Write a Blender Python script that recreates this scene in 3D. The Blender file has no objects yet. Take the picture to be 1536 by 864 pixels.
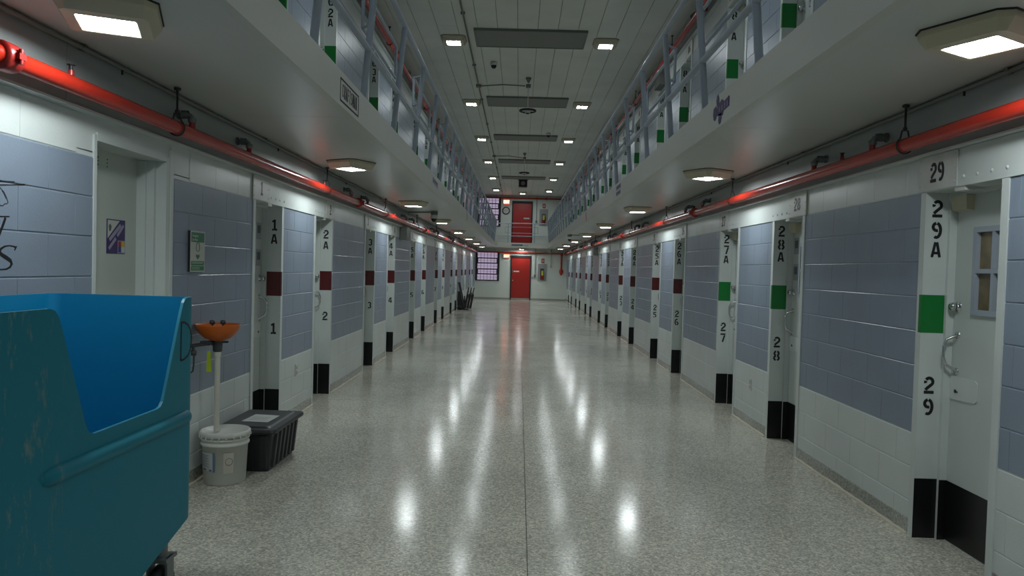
import bpy, bmesh, math, random
from mathutils import Vector, Matrix
random.seed(7)
sc = bpy.context.scene
# ------------------------------------------------------------------ camera, world, exposure
FPX, YAW, PITCH, ROLL, EYE = 1081.59, 0.0089, -0.0266, 0.0274, 1.52
def cam_ray(a, b):
    c, s = math.cos(ROLL), math.sin(ROLL)
    a, b = c*a + s*b, -s*a + c*b
    cp, sp = math.cos(PITCH), math.sin(PITCH)
    yc, z = cp + sp*b, sp - cp*b
    cy, sy = math.cos(YAW), math.sin(YAW)
    return Vector((cy*a - sy*yc, sy*a + cy*yc, z))
fw = cam_ray(0, 0).normalized()
rt = (cam_ray(1, 0) - cam_ray(0, 0)).normalized()
up = rt.cross(fw)
cd = bpy.data.cameras.new('camera'); cam = bpy.data.objects.new('camera', cd)
sc.collection.objects.link(cam)
m = Matrix.Identity(4)
for i in range(3):
    m[i][0], m[i][1], m[i][2] = rt[i], up[i], -fw[i]
m[2][3] = EYE
cam.matrix_world = m
cd.sensor_width = 36.0; cd.lens = FPX/1536*36; cd.clip_start = 0.05; cd.clip_end = 200
sc.camera = cam
w = bpy.data.worlds.new('world'); sc.world = w; w.use_nodes = True
w.node_tree.nodes['Background'].inputs[0].default_value = (0.80, 0.70, 0.88, 1)
w.node_tree.nodes['Background'].inputs[1].default_value = .36
sc.view_settings.view_transform = 'Standard'; sc.view_settings.look = 'None'
sc.view_settings.gamma = 1.0; sc.view_settings.use_curve_mapping = False
sc.view_settings.exposure = 0.93
LAMP_LOW, LAMP_HIGH = 48.0, 42.0      # radiance of the lamp lenses
LAMP_COL = (0.90, 0.985, 1.0)

# ------------------------------------------------------------------ place dimensions (metres)
XL, XR = -2.19, 2.369          # faces of the two cell walls
FL, FR = -1.176, 1.352         # walkway edges
YB, YE = -3.0, 35.6            # wall behind the camera, end wall
ZS, ZW, ZF = 2.54, 2.62, 2.775 # walkway soffit, walkway floor, kerb top
ZC = 5.14                      # ceiling
TIER = 2.60                    # upper tier is the lower one raised by this
PITCHY = 4.267                 # one pair of cells
BH, BL = 0.2032, 0.4064        # concrete block
OW = 0.66; OH = 2.03; DEP = 0.17
col = sc.collection

# ------------------------------------------------------------------ materials
MATS = {}
def mat(name, c=(.5,.5,.5), r=.5, metal=0., spec=.5, em=None, es=0., coat=0.):
    if name in MATS: return MATS[name]
    ma = bpy.data.materials.new(name); ma.use_nodes = True
    b = ma.node_tree.nodes['Principled BSDF']
    b.inputs['Base Color'].default_value = (*c, 1); b.inputs['Roughness'].default_value = r
    b.inputs['Metallic'].default_value = metal; b.inputs['Specular IOR Level'].default_value = spec
    b.inputs['Coat Weight'].default_value = coat
    if em:
        b.inputs['Emission Color'].default_value = (*em, 1); b.inputs['Emission Strength'].default_value = es
    MATS[name] = ma
    return ma
def nodes(ma): return ma.node_tree.nodes, ma.node_tree.links, ma.node_tree.nodes['Principled BSDF']
def nd(ma, t, **kw):
    n = ma.node_tree.nodes.new(t)
    for k, v in kw.items(): setattr(n, k, v)
    return n
def add_bump(ma, scale, strength, dist=.002, detail=3., coord='Object'):
    N, L, b = nodes(ma)
    if coord == 'World': src = nd(ma, 'ShaderNodeNewGeometry').outputs['Position']
    else: src = nd(ma, 'ShaderNodeTexCoord').outputs[coord]
    n = nd(ma, 'ShaderNodeTexNoise'); n.inputs['Scale'].default_value = scale; n.inputs['Detail'].default_value = detail
    L.new(src, n.inputs['Vector'])
    bp = nd(ma, 'ShaderNodeBump'); bp.inputs['Strength'].default_value = strength; bp.inputs['Distance'].default_value = dist
    L.new(n.outputs[0], bp.inputs['Height']); L.new(bp.outputs[0], b.inputs['Normal'])
    return n
def vary(ma, scale, amount, coord='World', detail=4.):
    """slight uneven tone of the paint itself"""
    N, L, b = nodes(ma)
    src = nd(ma, 'ShaderNodeNewGeometry').outputs['Position'] if coord == 'World' else nd(ma, 'ShaderNodeTexCoord').outputs[coord]
    n = nd(ma, 'ShaderNodeTexNoise'); n.inputs['Scale'].default_value = scale; n.inputs['Detail'].default_value = detail
    L.new(src, n.inputs['Vector'])
    mr = nd(ma, 'ShaderNodeMapRange'); mr.inputs['From Min'].default_value = .3; mr.inputs['From Max'].default_value = .7
    mr.inputs['To Min'].default_value = 1-amount; mr.inputs['To Max'].default_value = 1+amount*.5
    L.new(n.outputs[0], mr.inputs['Value'])
    mx = nd(ma, 'ShaderNodeVectorMath', operation='SCALE')
    bc = b.inputs['Base Color']
    if bc.is_linked:
        s = bc.links[0].from_socket; L.new(s, mx.inputs[0])
    else: mx.inputs[0].default_value = bc.default_value[:3]
    L.new(mr.outputs[0], mx.inputs['Scale']); L.new(mx.outputs[0], bc)

WHITE = (.60,.645,.625); LAV = (.228,.278,.348)
block = mat('painted_block', WHITE, .34)
def two_tone(ma):
    N, L, b = nodes(ma)
    g = nd(ma, 'ShaderNodeNewGeometry'); s = nd(ma, 'ShaderNodeSeparateXYZ'); L.new(g.outputs['Position'], s.inputs[0])
    def band(lo, hi):
        a = nd(ma, 'ShaderNodeMath', operation='GREATER_THAN'); a.inputs[1].default_value = lo; L.new(s.outputs[2], a.inputs[0])
        c = nd(ma, 'ShaderNodeMath', operation='LESS_THAN'); c.inputs[1].default_value = hi; L.new(s.outputs[2], c.inputs[0])
        p = nd(ma, 'ShaderNodeMath', operation='MULTIPLY'); L.new(a.outputs[0], p.inputs[0]); L.new(c.outputs[0], p.inputs[1]); return p
    p1, p2 = band(3*BH+.005, 10*BH), band(3*BH+TIER+.005, 10*BH+TIER)
    ad = nd(ma, 'ShaderNodeMath', operation='ADD'); L.new(p1.outputs[0], ad.inputs[0]); L.new(p2.outputs[0], ad.inputs[1])
    mx = nd(ma, 'ShaderNodeMix', data_type='RGBA'); mx.inputs['A'].default_value = (*WHITE, 1); mx.inputs['B'].default_value = (*LAV, 1)
    L.new(ad.outputs[0], mx.inputs['Factor']); L.new(mx.outputs['Result'], b.inputs['Base Color'])
two_tone(block); add_bump(block, 95, .30, .003, 3, 'World'); vary(block, 2.3, .07)
mortar = block
frame_m = mat('white_steel', (.58,.625,.605), .38); vary(frame_m, 3, .06)
leaf_m = mat('door_paint', (.52,.565,.54), .38); vary(leaf_m, 2, .06)
jan_m = mat('utility_door_paint', (.48,.52,.47), .42); vary(jan_m, 2, .05)
soffit_m = mat('soffit_paint', (.56,.575,.54), .30); vary(soffit_m, .8, .05); add_bump(soffit_m, 60, .05, .002, 3, 'World')
fascia_m = mat('fascia_paint', (.57,.58,.53), .40); vary(fascia_m, 1.4, .05)
plank_m = mat('ceiling_plank_paint', (.70,.71,.655), .65); vary(plank_m, 1.5, .08)
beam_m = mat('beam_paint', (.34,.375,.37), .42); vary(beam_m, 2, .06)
endwall_m = mat('end_wall_paint', (.62,.66,.61), .42)
N_, L_, b_ = nodes(endwall_m)
_br = nd(endwall_m, 'ShaderNodeTexBrick'); _tc = nd(endwall_m, 'ShaderNodeNewGeometry'); _sp = nd(endwall_m, 'ShaderNodeSeparateXYZ'); _cb = nd(endwall_m, 'ShaderNodeCombineXYZ')
L_.new(_tc.outputs['Position'], _sp.inputs[0]); L_.new(_sp.outputs[0], _cb.inputs[0]); L_.new(_sp.outputs[2], _cb.inputs[1]); L_.new(_cb.outputs[0], _br.inputs['Vector'])
_br.inputs['Scale'].default_value = 1; _br.inputs['Brick Width'].default_value = BL; _br.inputs['Row Height'].default_value = BH; _br.inputs['Mortar Size'].default_value = .008
_bp = nd(endwall_m, 'ShaderNodeBump'); _bp.inputs['Strength'].default_value = .6; _bp.inputs['Distance'].default_value = .004; _bp.invert = True
L_.new(_br.outputs['Fac'], _bp.inputs['Height']); L_.new(_bp.outputs[0], b_.inputs['Normal'])
rail_m = mat('rail_blue_grey', (.34,.39,.46), .36); vary(rail_m, 4, .08)
red_pipe = mat('red_pipe_paint', (.42,.020,.008), .24); vary(red_pipe, 3, .10)
red_cap = mat('red_fitting_paint', (.30,.015,.012), .35)
grey_fit = mat('galvanised_fitting', (.20,.225,.22), .45, .35)
black_m = mat('black_paint', (.006,.006,.007), .35)
black_matte = mat('black_matte', (.010,.010,.011), .6)
rod_m = mat('black_rod', (.012,.012,.013), .5)
green_m = mat('green_band', (.002,.17,.028), .45)
dkred_m = mat('dark_red_band', (.085,.006,.008), .45)
stencil_m = mat('stencil_black', (.006,.006,.008), .55)
reddoor_m = mat('red_door_paint', (.36,.014,.008), .38)
beige_m = mat('lamp_housing_beige', (.52,.48,.35), .5)
lens_lo = mat('lamp_lens_walkway', (.9,.9,.9), .4, em=LAMP_COL, es=LAMP_LOW)
lens_hi = mat('lamp_lens_ceiling', (.9,.9,.9), .4, em=LAMP_COL, es=LAMP_HIGH)
conduit_m = mat('grey_conduit', (.17,.18,.165), .5, .2)
panelgrey = mat('grey_ceiling_panel', (.20,.205,.185), .6); add_bump(panelgrey, 30, .1)
steel_m = mat('brushed_steel', (.55,.56,.56), .25, 1.0)
glass_cell = mat('cell_window_glass', (.20,.155,.085), .10); vary(glass_cell, 7, .5)
winframe_m = mat('door_window_frame', (.34,.39,.45), .4)
chrome = mat('chrome', (.62,.63,.63), .18, 1.0)
plate_m = mat('number_plate', (.58,.585,.56), .45); vary(plate_m, 9, .10)
card_m = mat('notice_card', (.33,.35,.35), .5)
ink_m = mat('faint_print', (.10,.11,.12), .6)
paper_m = mat('paper', (.55,.57,.55), .6)
terr = mat('terrazzo', (.42,.42,.37), .16, spec=.20, coat=.0)
def terrazzo(ma, a, b2, bumpy=True):
    N, L, b = nodes(ma)
    g = nd(ma, 'ShaderNodeNewGeometry')
    v = nd(ma, 'ShaderNodeTexVoronoi'); v.inputs['Scale'].default_value = 95; L.new(g.outputs['Position'], v.inputs['Vector'])
    sep = nd(ma, 'ShaderNodeSeparateColor'); L.new(v.outputs['Color'], sep.inputs[0])
    r1 = nd(ma, 'ShaderNodeValToRGB'); e = r1.color_ramp.elements
    e[0].position = 0; e[0].color = (*[x*.64 for x in a], 1); e[1].position = 1; e[1].color = (*b2, 1)
    e2 = r1.color_ramp.elements.new(.30); e2.color = (*[x*.86 for x in a], 1)
    e3 = r1.color_ramp.elements.new(.62); e3.color = (*a, 1)
    L.new(sep.outputs[0], r1.inputs[0])
    n = nd(ma, 'ShaderNodeTexNoise'); n.inputs['Scale'].default_value = 1.1; n.inputs['Detail'].default_value = 5; L.new(g.outputs['Position'], n.inputs['Vector'])
    mr = nd(ma, 'ShaderNodeMapRange'); mr.inputs['From Min'].default_value = .3; mr.inputs['From Max'].default_value = .7; mr.inputs['To Min'].default_value = .88; mr.inputs['To Max'].default_value = 1.06
    L.new(n.outputs[0], mr.inputs['Value'])
    mx = nd(ma, 'ShaderNodeVectorMath', operation='SCALE'); L.new(r1.outputs[0], mx.inputs[0]); L.new(mr.outputs[0], mx.inputs['Scale']); L.new(mx.outputs[0], b.inputs['Base Color'])
    n2 = nd(ma, 'ShaderNodeTexNoise'); n2.inputs['Scale'].default_value = 2.2; n2.inputs['Detail'].default_value = 4; L.new(g.outputs['Position'], n2.inputs['Vector'])
    m2 = nd(ma, 'ShaderNodeMapRange'); m2.inputs['From Min'].default_value = .3; m2.inputs['From Max'].default_value = .7; m2.inputs['To Min'].default_value = .125; m2.inputs['To Max'].default_value = .175
    L.new(n2.outputs[0], m2.inputs['Value']); L.new(m2.outputs[0], b.inputs['Roughness'])
    if bumpy:
        n3 = nd(ma, 'ShaderNodeTexNoise'); n3.inputs['Scale'].default_value = 7; n3.inputs['Detail'].default_value = 2; L.new(g.outputs['Position'], n3.inputs['Vector'])
        bp = nd(ma, 'ShaderNodeBump'); bp.inputs['Strength'].default_value = .05; bp.inputs['Distance'].default_value = .006; L.new(n3.outputs[0], bp.inputs['Height']); L.new(bp.outputs[0], b.inputs['Normal'])
terrazzo(terr, (.515,.505,.430), (.73,.705,.59))
base_m = mat('terrazzo_base', (.3,.3,.27), .45); terrazzo(base_m, (.34,.345,.305), (.46,.455,.40), False)
caulk_m = mat('caulk', (.58,.54,.43), .7)
joint_m = mat('floor_joint', (.14,.14,.125), .6)

# ------------------------------------------------------------------ mesh helpers
class MB:
    def __init__(s): s.v = []; s.f = []; s.sm = []
    def add(s, vs, fs, smooth=False):
        o = len(s.v); s.v += [tuple(p) for p in vs]; s.f += [tuple(i+o for i in q) for q in fs]; s.sm += [smooth]*len(fs); return s
    def box(s, x0, x1, y0, y1, z0, z1):
        return s.add([(x0,y0,z0),(x1,y0,z0),(x1,y1,z0),(x0,y1,z0),(x0,y0,z1),(x1,y0,z1),(x1,y1,z1),(x0,y1,z1)],
                     [(0,3,2,1),(4,5,6,7),(0,1,5,4),(1,2,6,5),(2,3,7,6),(3,0,4,7)])
    def tube(s, pts, r, n=10, cap=True, rr=None):
        pts = [Vector(p) for p in pts]; vs = []; k = len(pts)
        prev = None
        for i, p in enumerate(pts):
            d = (pts[min(i+1,k-1)] - pts[max(i-1,0)]).normalized()
            a = prev if prev is not None else (Vector((0,0,1)) if abs(d.z) < .9 else Vector((1,0,0)))
            u = d.cross(a).normalized(); v2 = u.cross(d).normalized(); prev = v2
            ri = rr[i] if rr else r
            for j in range(n):
                t = 2*math.pi*j/n; vs.append(p + (u*math.cos(t) + v2*math.sin(t))*ri)
        fs = [(i*n+j, i*n+(j+1)%n, (i+1)*n+(j+1)%n, (i+1)*n+j) for i in range(k-1) for j in range(n)]
        s.add(vs, fs, True)
        if cap:
            o = len(s.v); s.v += [tuple(p) for p in vs[:n]] + [tuple(p) for p in vs[-n:]]
            s.f += [tuple(o+j for j in range(n))[::-1], tuple(o+n+j for j in range(n))]; s.sm += [False, False]
        return s
    def lathe(s, prof, c=(0,0,0), n=28, axis='Z', smooth=True):
        vs = []
        for r, h in prof:
            for j in range(n):
                t = 2*math.pi*j/n; a, b = r*math.cos(t), r*math.sin(t)
                q = (a, b, h) if axis == 'Z' else ((a, h, b) if axis == 'Y' else (h, a, b))
                vs.append((q[0]+c[0], q[1]+c[1], q[2]+c[2]))
        fs = [(i*n+j, i*n+(j+1)%n, (i+1)*n+(j+1)%n, (i+1)*n+j) for i in range(len(prof)-1) for j in range(n)]
        return s.add(vs, fs, smooth)
    def prism(s, poly, axis, a0, a1):
        """extrude a 2-D outline along an axis; for X the outline is (y,z), for Y (x,z), for Z (x,y)"""
        def P(p, a): return (a, p[0], p[1]) if axis == 'X' else ((p[0], a, p[1]) if axis == 'Y' else (p[0], p[1], a))
        n = len(poly)
        vs = [P(p, a0) for p in poly] + [P(p, a1) for p in poly]
        fs = [tuple(range(n)), tuple(range(n, 2*n))[::-1]] + [(i, (i+1) % n, n+(i+1) % n, n+i) for i in range(n)]
        return s.add(vs, fs)
    def mesh(s, name, ma, off=(0,0,0)):
        me = bpy.data.meshes.new(name)
        me.from_pydata([(p[0]-off[0], p[1]-off[1], p[2]-off[2]) for p in s.v], [], s.f)
        me.polygons.foreach_set('use_smooth', s.sm)
        bm = bmesh.new(); bm.from_mesh(me); bmesh.ops.recalc_face_normals(bm, faces=bm.faces); bm.to_mesh(me); bm.free()
        for q in (ma if isinstance(ma, (list, tuple)) else [ma]): me.materials.append(q)
        return me
    def obj(s, name, ma, parent=None, off=None, **kw):
        if off is None: off = origin(parent) if parent else (0,0,0)
        return link(name, s.mesh(name, ma, off), parent, **kw)
ORG = {}
def origin(o): return ORG.get(o.name, (0,0,0))
def link(name, data, parent=None, loc=None, rot=None, kind=None):
    o = bpy.data.objects.new(name, data); col.objects.link(o)
    if parent: o.parent = parent; ORG[o.name] = origin(parent)
    if loc: o.location = loc
    if rot: o.rotation_euler = rot
    if kind: o['kind'] = kind
    return o
def tag(o, label=None, cat=None, group=None, kind=None):
    if label: o['label'] = label
    if cat: o['category'] = cat
    if group: o['group'] = group
    if kind: o['kind'] = kind
    return o
def thing(name, label, cat, loc=(0,0,0), group=None, kind=None, rot=None):
    o = bpy.data.objects.new(name, None); col.objects.link(o); o.location = loc; o.empty_display_size = .1
    if rot: o.rotation_euler = rot
    ORG[o.name] = tuple(loc)
    return tag(o, label, cat, group, kind)
def local(name, label, cat, loc, rot=None, **kw):
    """a thing whose parts are modelled around (0,0,0)"""
    o = thing(name, label, cat, loc, rot=rot, **kw); ORG[o.name] = (0,0,0); return o
ORD = ['first','second','third','fourth','fifth','sixth','seventh','eighth','ninth','tenth']

# lettering: each character one flat mesh with a little thickness; stencil bridges are cut out
GL = {}
def glyph(ch, h, wf=1., stencil=False, bold=.0, ma=None, thick=.0012):
    key = (ch, h, wf, stencil, bold, ma.name)
    if key in GL: return GL[key]
    cu = bpy.data.curves.new('glyph', 'FONT'); cu.body = ch; cu.size = 1; cu.offset = bold; cu.resolution_u = 4; cu.fill_mode = 'FRONT'
    cu.align_x = 'CENTER'
    ob = bpy.data.objects.new('glyph', cu); col.objects.link(ob)
    dg = bpy.context.evaluated_depsgraph_get(); me = bpy.data.meshes.new_from_object(ob.evaluated_get(dg))
    bpy.data.objects.remove(ob); bpy.data.curves.remove(cu)
    bm = bmesh.new(); bm.from_mesh(me)
    ys = [v.co.y for v in bm.verts]; xs = [v.co.x for v in bm.verts]
    y0, y1 = min(ys), max(ys); hh = (y1-y0) if len(ch) == 1 else .73
    cx = (min(xs)+max(xs))/2
    if len(ch) > 1: y0 = 0
    for v in bm.verts: v.co = Vector(((v.co.x-cx)*h/hh*wf, (v.co.y-y0)*h/hh, 0))
    def cut(no, d0, d1, cond=lambda c: True):
        no = Vector(no)
        for d in (d0, d1):
            bmesh.ops.bisect_plane(bm, geom=bm.verts[:]+bm.edges[:]+bm.faces[:], plane_co=no*d, plane_no=no, dist=1e-6)
        kill = [f for f in bm.faces if d0 < f.calc_center_median().dot(no) < d1 and cond(f.calc_center_median())]
        bmesh.ops.delete(bm, geom=kill, context='FACES')
    if stencil:
        if ch in '03689': cut((1,0,0), -.055*h, .055*h)
        elif ch == '2': cut((0,1,0), .20*h, .275*h); cut((0,1,0), .66*h, .72*h, lambda c: c.x < 0)
        elif ch == '7': cut((0,1,0), .72*h, .80*h)
        elif ch == '5': cut((0,1,0), .47*h, .55*h, lambda c: c.x < 0); cut((0,1,0), .18*h, .25*h, lambda c: c.x < 0)
        elif ch == '4': cut((1,0,0), .02*h, .08*h)
        elif ch == 'A': cut((1,0,0), -.03*h, .03*h)
    r = bmesh.ops.extrude_face_region(bm, geom=bm.faces[:])
    bmesh.ops.translate(bm, vec=(0,0,thick), verts=[e for e in r['geom'] if isinstance(e, bmesh.types.BMVert)])
    bm.to_mesh(me); bm.free(); me.materials.clear(); me.materials.append(ma); me.name = 'letter'
    GL[key] = me; return me
R90 = math.pi/2
def _arc(cx, cy, rx, ry, a0, a1, n=10): return [(cx+rx*math.cos(math.radians(a0+(a1-a0)*i/n)), cy+ry*math.sin(math.radians(a0+(a1-a0)*i/n))) for i in range(n+1)]
_six = [_arc(.015,.5,.235,.415,62,262,14), _arc(0,.30,.215,.215,108,-78)]
STROKES = {
 '0': [_arc(0,.5,.225,.415,104,256,14), _arc(0,.5,.225,.415,-76,76,14)],
 '1': [[(.03,0),(.03,1)], [(.0,.90),(-.19,.78)], [(-.21,.07),(-.07,.07)], [(.12,.07),(.26,.07)]],
 '2': [_arc(0,.69,.215,.225,146,-32,12)+[(-.10,.33),(-.20,.215)], _arc(0,.69,.215,.225,200,164,4), [(-.29,.08),(.28,.08)]],
 '3': [_arc(0,.71,.2,.205,150,-82), _arc(0,.28,.215,.2,82,-150)],
 '4': [[(.11,0),(.11,1)], [(0,.93),(-.25,.40)], [(-.31,.28),(0,.28)], [(.21,.28),(.31,.28)]],
 '5': [[(-.27,.915),(.27,.915)], [(-.19,.80),(-.19,.52)], _arc(-.02,.33,.235,.25,122,-62), _arc(-.02,.33,.235,.25,-92,-145,5)],
 '6': _six,
 '7': [[(-.29,.915),(.29,.915)], [(.20,.79),(-.04,0)]],
 '8': [_arc(0,.715,.2,.2,105,255), _arc(0,.715,.2,.2,75,-75), _arc(0,.285,.225,.2,105,255), _arc(0,.285,.225,.2,75,-75)],
 '9': [[(-x, 1-y) for x, y in st] for st in _six],
 'A': [[(-.27,0),(-.05,1)], [(.27,0),(.05,1)], [(-.13,.28),(.13,.28)]],
 'C': [_arc(0,.5,.23,.415,48,312,18)],
 'R': [[(-.2,0),(-.2,1)], [(-.2,.915),(0,.915)]+_arc(-.01,.70,.21,.215,90,-90)+[(-.2,.485)], [(-.02,.48),(.24,0)]],
 'F': [[(-.2,0),(-.2,1)], [(-.2,.915),(.27,.915)], [(-.2,.52),(.18,.52)]],
 'T': [[(0,0),(0,1)], [(-.29,.915),(.29,.915)]],
 'S': [_arc(0,.705,.205,.21,35,262,12)+_arc(0,.29,.215,.205,80,-145,12)],
 'M': [[(-.28,0),(-.28,1)], [(.28,0),(.28,1)], [(-.27,.97),(0,.30),(.27,.97)]],
 'N': [[(-.21,0),(-.21,1)], [(.21,0),(.21,1)], [(-.2,.96),(.2,.04)]],
 'E': [[(-.2,0),(-.2,1)], [(-.2,.915),(.26,.915)], [(-.2,.5),(.2,.5)], [(-.2,.085),(.26,.085)]],
 'X': [[(-.25,0),(.25,1)], [(-.25,1),(.25,0)]], 'I': [[(0,0),(0,1)]],
}
def sglyph(ch, h, wf, ma, t=.175, thick=.0014):
    key = ('stroke', ch, h, wf, ma.name, t)
    if key in GL: return GL[key]
    mb = MB()
    for j, st in enumerate(STROKES[ch]):
        pts = [Vector((x*wf*h, y*h)) for x, y in st]; L, R = [], []
        for i, p in enumerate(pts):
            d = (pts[min(i+1, len(pts)-1)]-pts[max(i-1, 0)]).normalized(); n = Vector((-d.y, d.x))*t*h/2
            L.append(p+n); R.append(p-n)
        k = len(pts); zt = thick+.0001*j
        vs = [(p.x, p.y, 0) for p in L+R]+[(p.x, p.y, zt) for p in L+R]; fs = []
        for i in range(k-1): fs += [(2*k+i, 2*k+i+1, 3*k+i+1, 3*k+i), (i, i+1, 2*k+i+1, 2*k+i), (k+i, k+i+1, 3*k+i+1, 3*k+i)]
        fs += [(0, k, 3*k, 2*k), (k-1, 2*k-1, 4*k-1, 3*k-1)]
        mb.add(vs, fs)
    GL[key] = mb.mesh('letter', ma); return GL[key]
FACE = {'-Y': (R90,0,0), '+X': (R90,0,R90), '-X': (R90,0,-R90)}     # which way the lettered surface looks
def letter(parent, ch, loc, face, h, wf=1., stencil=False, bold=0., ma=stencil_m, name='lettering', t=.175):
    p = origin(parent) if parent else (0,0,0)
    me = sglyph(ch, h, wf, ma, t) if len(ch) == 1 else glyph(ch, h, wf, stencil, bold, ma)
    return link(name, me, parent, (loc[0]-p[0], loc[1]-p[1], loc[2]-p[2]), FACE[face])

# ------------------------------------------------------------------ openings
# (number, y of the far jamb) on each side; near jamb is OW closer to the camera
LD = [(1+2*k, 6.604+PITCHY*k) for k in range(7)] + [(2+2*k, 8.375+PITCHY*k) for k in range(7)]
RD = [(29-2*k, 4.240+PITCHY*k) for k in range(8)] + [(28-2*k, 6.735+PITCHY*k) for k in range(7)]
LD.sort(key=lambda q: q[1]); RD.sort(key=lambda q: q[1])
JAN = (3.70, 4.43, 2.12)
def sections(side, tier):
    ops = [(y-OW, y) for n, y in (LD if side < 0 else RD)]
    if side < 0 and tier == 0: ops.append(JAN[:2])
    ops.sort(); out = []; a = YB
    for o0, o1 in ops: out.append((a, o0)); a = o1
    out.append((a, YE)); return out

# ------------------------------------------------------------------ setting: floor
fl = MB().box(XL-.3, XR+.3, YB-.3, YE+.3, -.10, -.012).obj('floor', joint_m)
tag(fl, 'polished grey speckled terrazzo floor running down the cell block', 'floor', kind='structure')
ys = [YB, 2.0, 8.05, 14.1, 20.15, 26.2, 32.25, YE]
for i in range(len(ys)-1):
    for x0, x1 in ((XL-DEP-.02, .085), (.085, XR+DEP+.02)):
        MB().box(x0 if x0 < 0 else x0+.002, x1 if x1 > 1 else x1-.002, ys[i]+(.003 if i else 0), ys[i+1]-(.003 if i < len(ys)-2 else 0), -.012, 0).obj('floor_slab', terr, fl)

# ------------------------------------------------------------------ setting: walls of painted block
_bm = {}
def block_mesh(L, h):
    """one concrete block lying along Y, face at x=0 looking to -x, body behind it; joint gap included"""
    key = (round(L, 3), round(h, 3))
    if key in _bm: return _bm[key]
    g, c, d = .0022, .0034, .0075
    def ring(x, i): return [(x, g*.28+i*.35, g+i), (x, L-g*.28-i*.35, g+i), (x, L-g*.28-i*.35, h-g-i), (x, g*.28+i*.35, h-g-i)]
    vs = ring(0, c) + ring(c*.8, 0) + ring(d, 0)
    fs = [(0,1,2,3)] + [(i, (i+1) % 4, 4+(i+1) % 4, 4+i) for i in range(4)] + [(4+i, 4+(i+1) % 4, 8+(i+1) % 4, 8+i) for i in range(4)]
    _bm[key] = (vs, fs); return _bm[key]
_bdata = {}
def block_data(L, h, side):
    key = (round(L, 3), round(h, 3), side)
    if key not in _bdata:
        vs, fs = block_mesh(L, h)
        _bdata[key] = MB().add([(p[0]*side, p[1], p[2]) for p in vs], fs).mesh('block', block)
    return _bdata[key]
def build_wall(side, tier):
    X = XL if side < 0 else XR
    z0 = TIER*tier
    nm = ('wall_upper_' if tier else 'wall_') + ('left' if side < 0 else 'right')
    mb = MB(); q = side
    def bx(xa, xb, y0, y1, za, zb): mb.box(min(xa, xb), max(xa, xb), y0, y1, za, zb)
    secs = sections(side, tier)
    top = ZS if not tier else ZC
    for a, b in secs: bx(X+q*.0035, X+q*.22, a+.012 if a > YB else a, b-.012 if b < YE else b, z0, z0+OH+.03)
    yj = YB
    if side < 0 and not tier:
        bx(X+q*.0035, X+q*.22, YB, JAN[0]-.012, z0+OH+.025, top); bx(X+q*.0035, X+q*.22, JAN[1]+.012, YE, z0+OH+.025, top); bx(X+q*.0035, X+q*.22, JAN[0]-.012, JAN[1]+.012, JAN[2]+.02, top)
    else: bx(X+q*.0035, X+q*.22, YB, YE, z0+OH+.025, top)
    bx(X+q*.26, X+q*.36, YB-.2, YE+.2, z0-.1, top+.1)  # unseen slab added behind the doors to stop outside light leaking in
    wl = mb.obj(nm, mortar)
    tag(wl, ['white and lavender painted block wall of the lower cells on the ', 'white and lavender block wall of the upper tier cells on the '][tier]+('left' if side < 0 else 'right'), 'wall', kind='structure')
    # blocks
    items = []
    for a, b in secs:
        rows = 10
        for c in range(rows+1):
            if c == 10:
                continue
            ph = (3.130 if c % 2 == 0 else 3.333) if side < 0 else (4.875 if c % 2 == 0 else 5.078)
            k = math.floor((a-ph)/BL)
            y = ph+k*BL
            while y < b-.001:
                s0, s1 = max(y, a), min(y+BL, b)
                if s1-s0 > .03: items.append((s0, s1-s0, c, BH))
                y += BL
    # course above the doors, between the steel lintels
    for a, b in lint_gaps(side):
        ph = 4.875 if side > 0 else 4.763
        y = ph+math.floor((a-ph)/BL)*BL
        while y < b-.001:
            s0, s1 = max(y, a), min(y+BL, b)
            if s1-s0 > .03 and not (side < 0 and not tier and s1 > JAN[0]-.05 and s0 < JAN[1]+.05): items.append((s0, s1-s0, 10, .203))
            y += BL
    vis = [t for t in items if t[0]+t[1] > (2.75 if not tier else 6.0)]
    vis.sort(key=lambda t: t[0]); hid = [t for t in items if t not in vis]
    lim = 300
    for (y, L, c, h) in vis[:lim]:
        link('block', block_data(L, h, side), wl, (X, y, z0+c*BH))
    rest = MB()
    for (y, L, c, h) in vis[lim:]+hid:
        vs, fs = block_mesh(L, h); rest.add([(X+p[0]*side, p[1]+y, p[2]+z0+c*BH) for p in vs], fs)
    rest.obj('distant_blocks', block, wl, kind='stuff')
    # projecting concrete beam over the cells with a bright steel edge
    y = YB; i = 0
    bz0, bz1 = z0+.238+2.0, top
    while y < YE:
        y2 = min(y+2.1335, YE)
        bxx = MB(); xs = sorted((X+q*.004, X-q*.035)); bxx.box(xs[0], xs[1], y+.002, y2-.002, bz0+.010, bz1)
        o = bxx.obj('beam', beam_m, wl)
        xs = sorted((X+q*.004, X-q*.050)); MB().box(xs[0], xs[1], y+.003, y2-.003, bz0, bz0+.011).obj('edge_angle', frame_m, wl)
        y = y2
    # steel lintel sheet over each pair of doors
    for a, b in lintels(side):
        xs = sorted((X+q*.002, X-q*.006)); lo = MB().box(xs[0], xs[1], a, b, z0+OH+.002, z0+2.236).obj('lintel_plate', frame_m, wl)
        xs = sorted((X+q*.002, X-q*.0095)); MB().box(xs[0], xs[1], a+.01, b-.01, z0+OH+.001, z0+OH+.088).obj('lintel_angle', frame_m, wl)
    return wl
def lintels(side):
    if side < 0: return [(5.87+PITCHY*k, 8.445+PITCHY*k) for k in range(7)]
    return [(1.75, 4.31)] + [(6.00+PITCHY*k, 8.575+PITCHY*k) for k in range(7)]
def lint_gaps(side):
    out = []; a = YB
    for l0, l1 in lintels(side): out.append((a, l0)); a = l1
    out.append((a, YE)); return out
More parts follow.
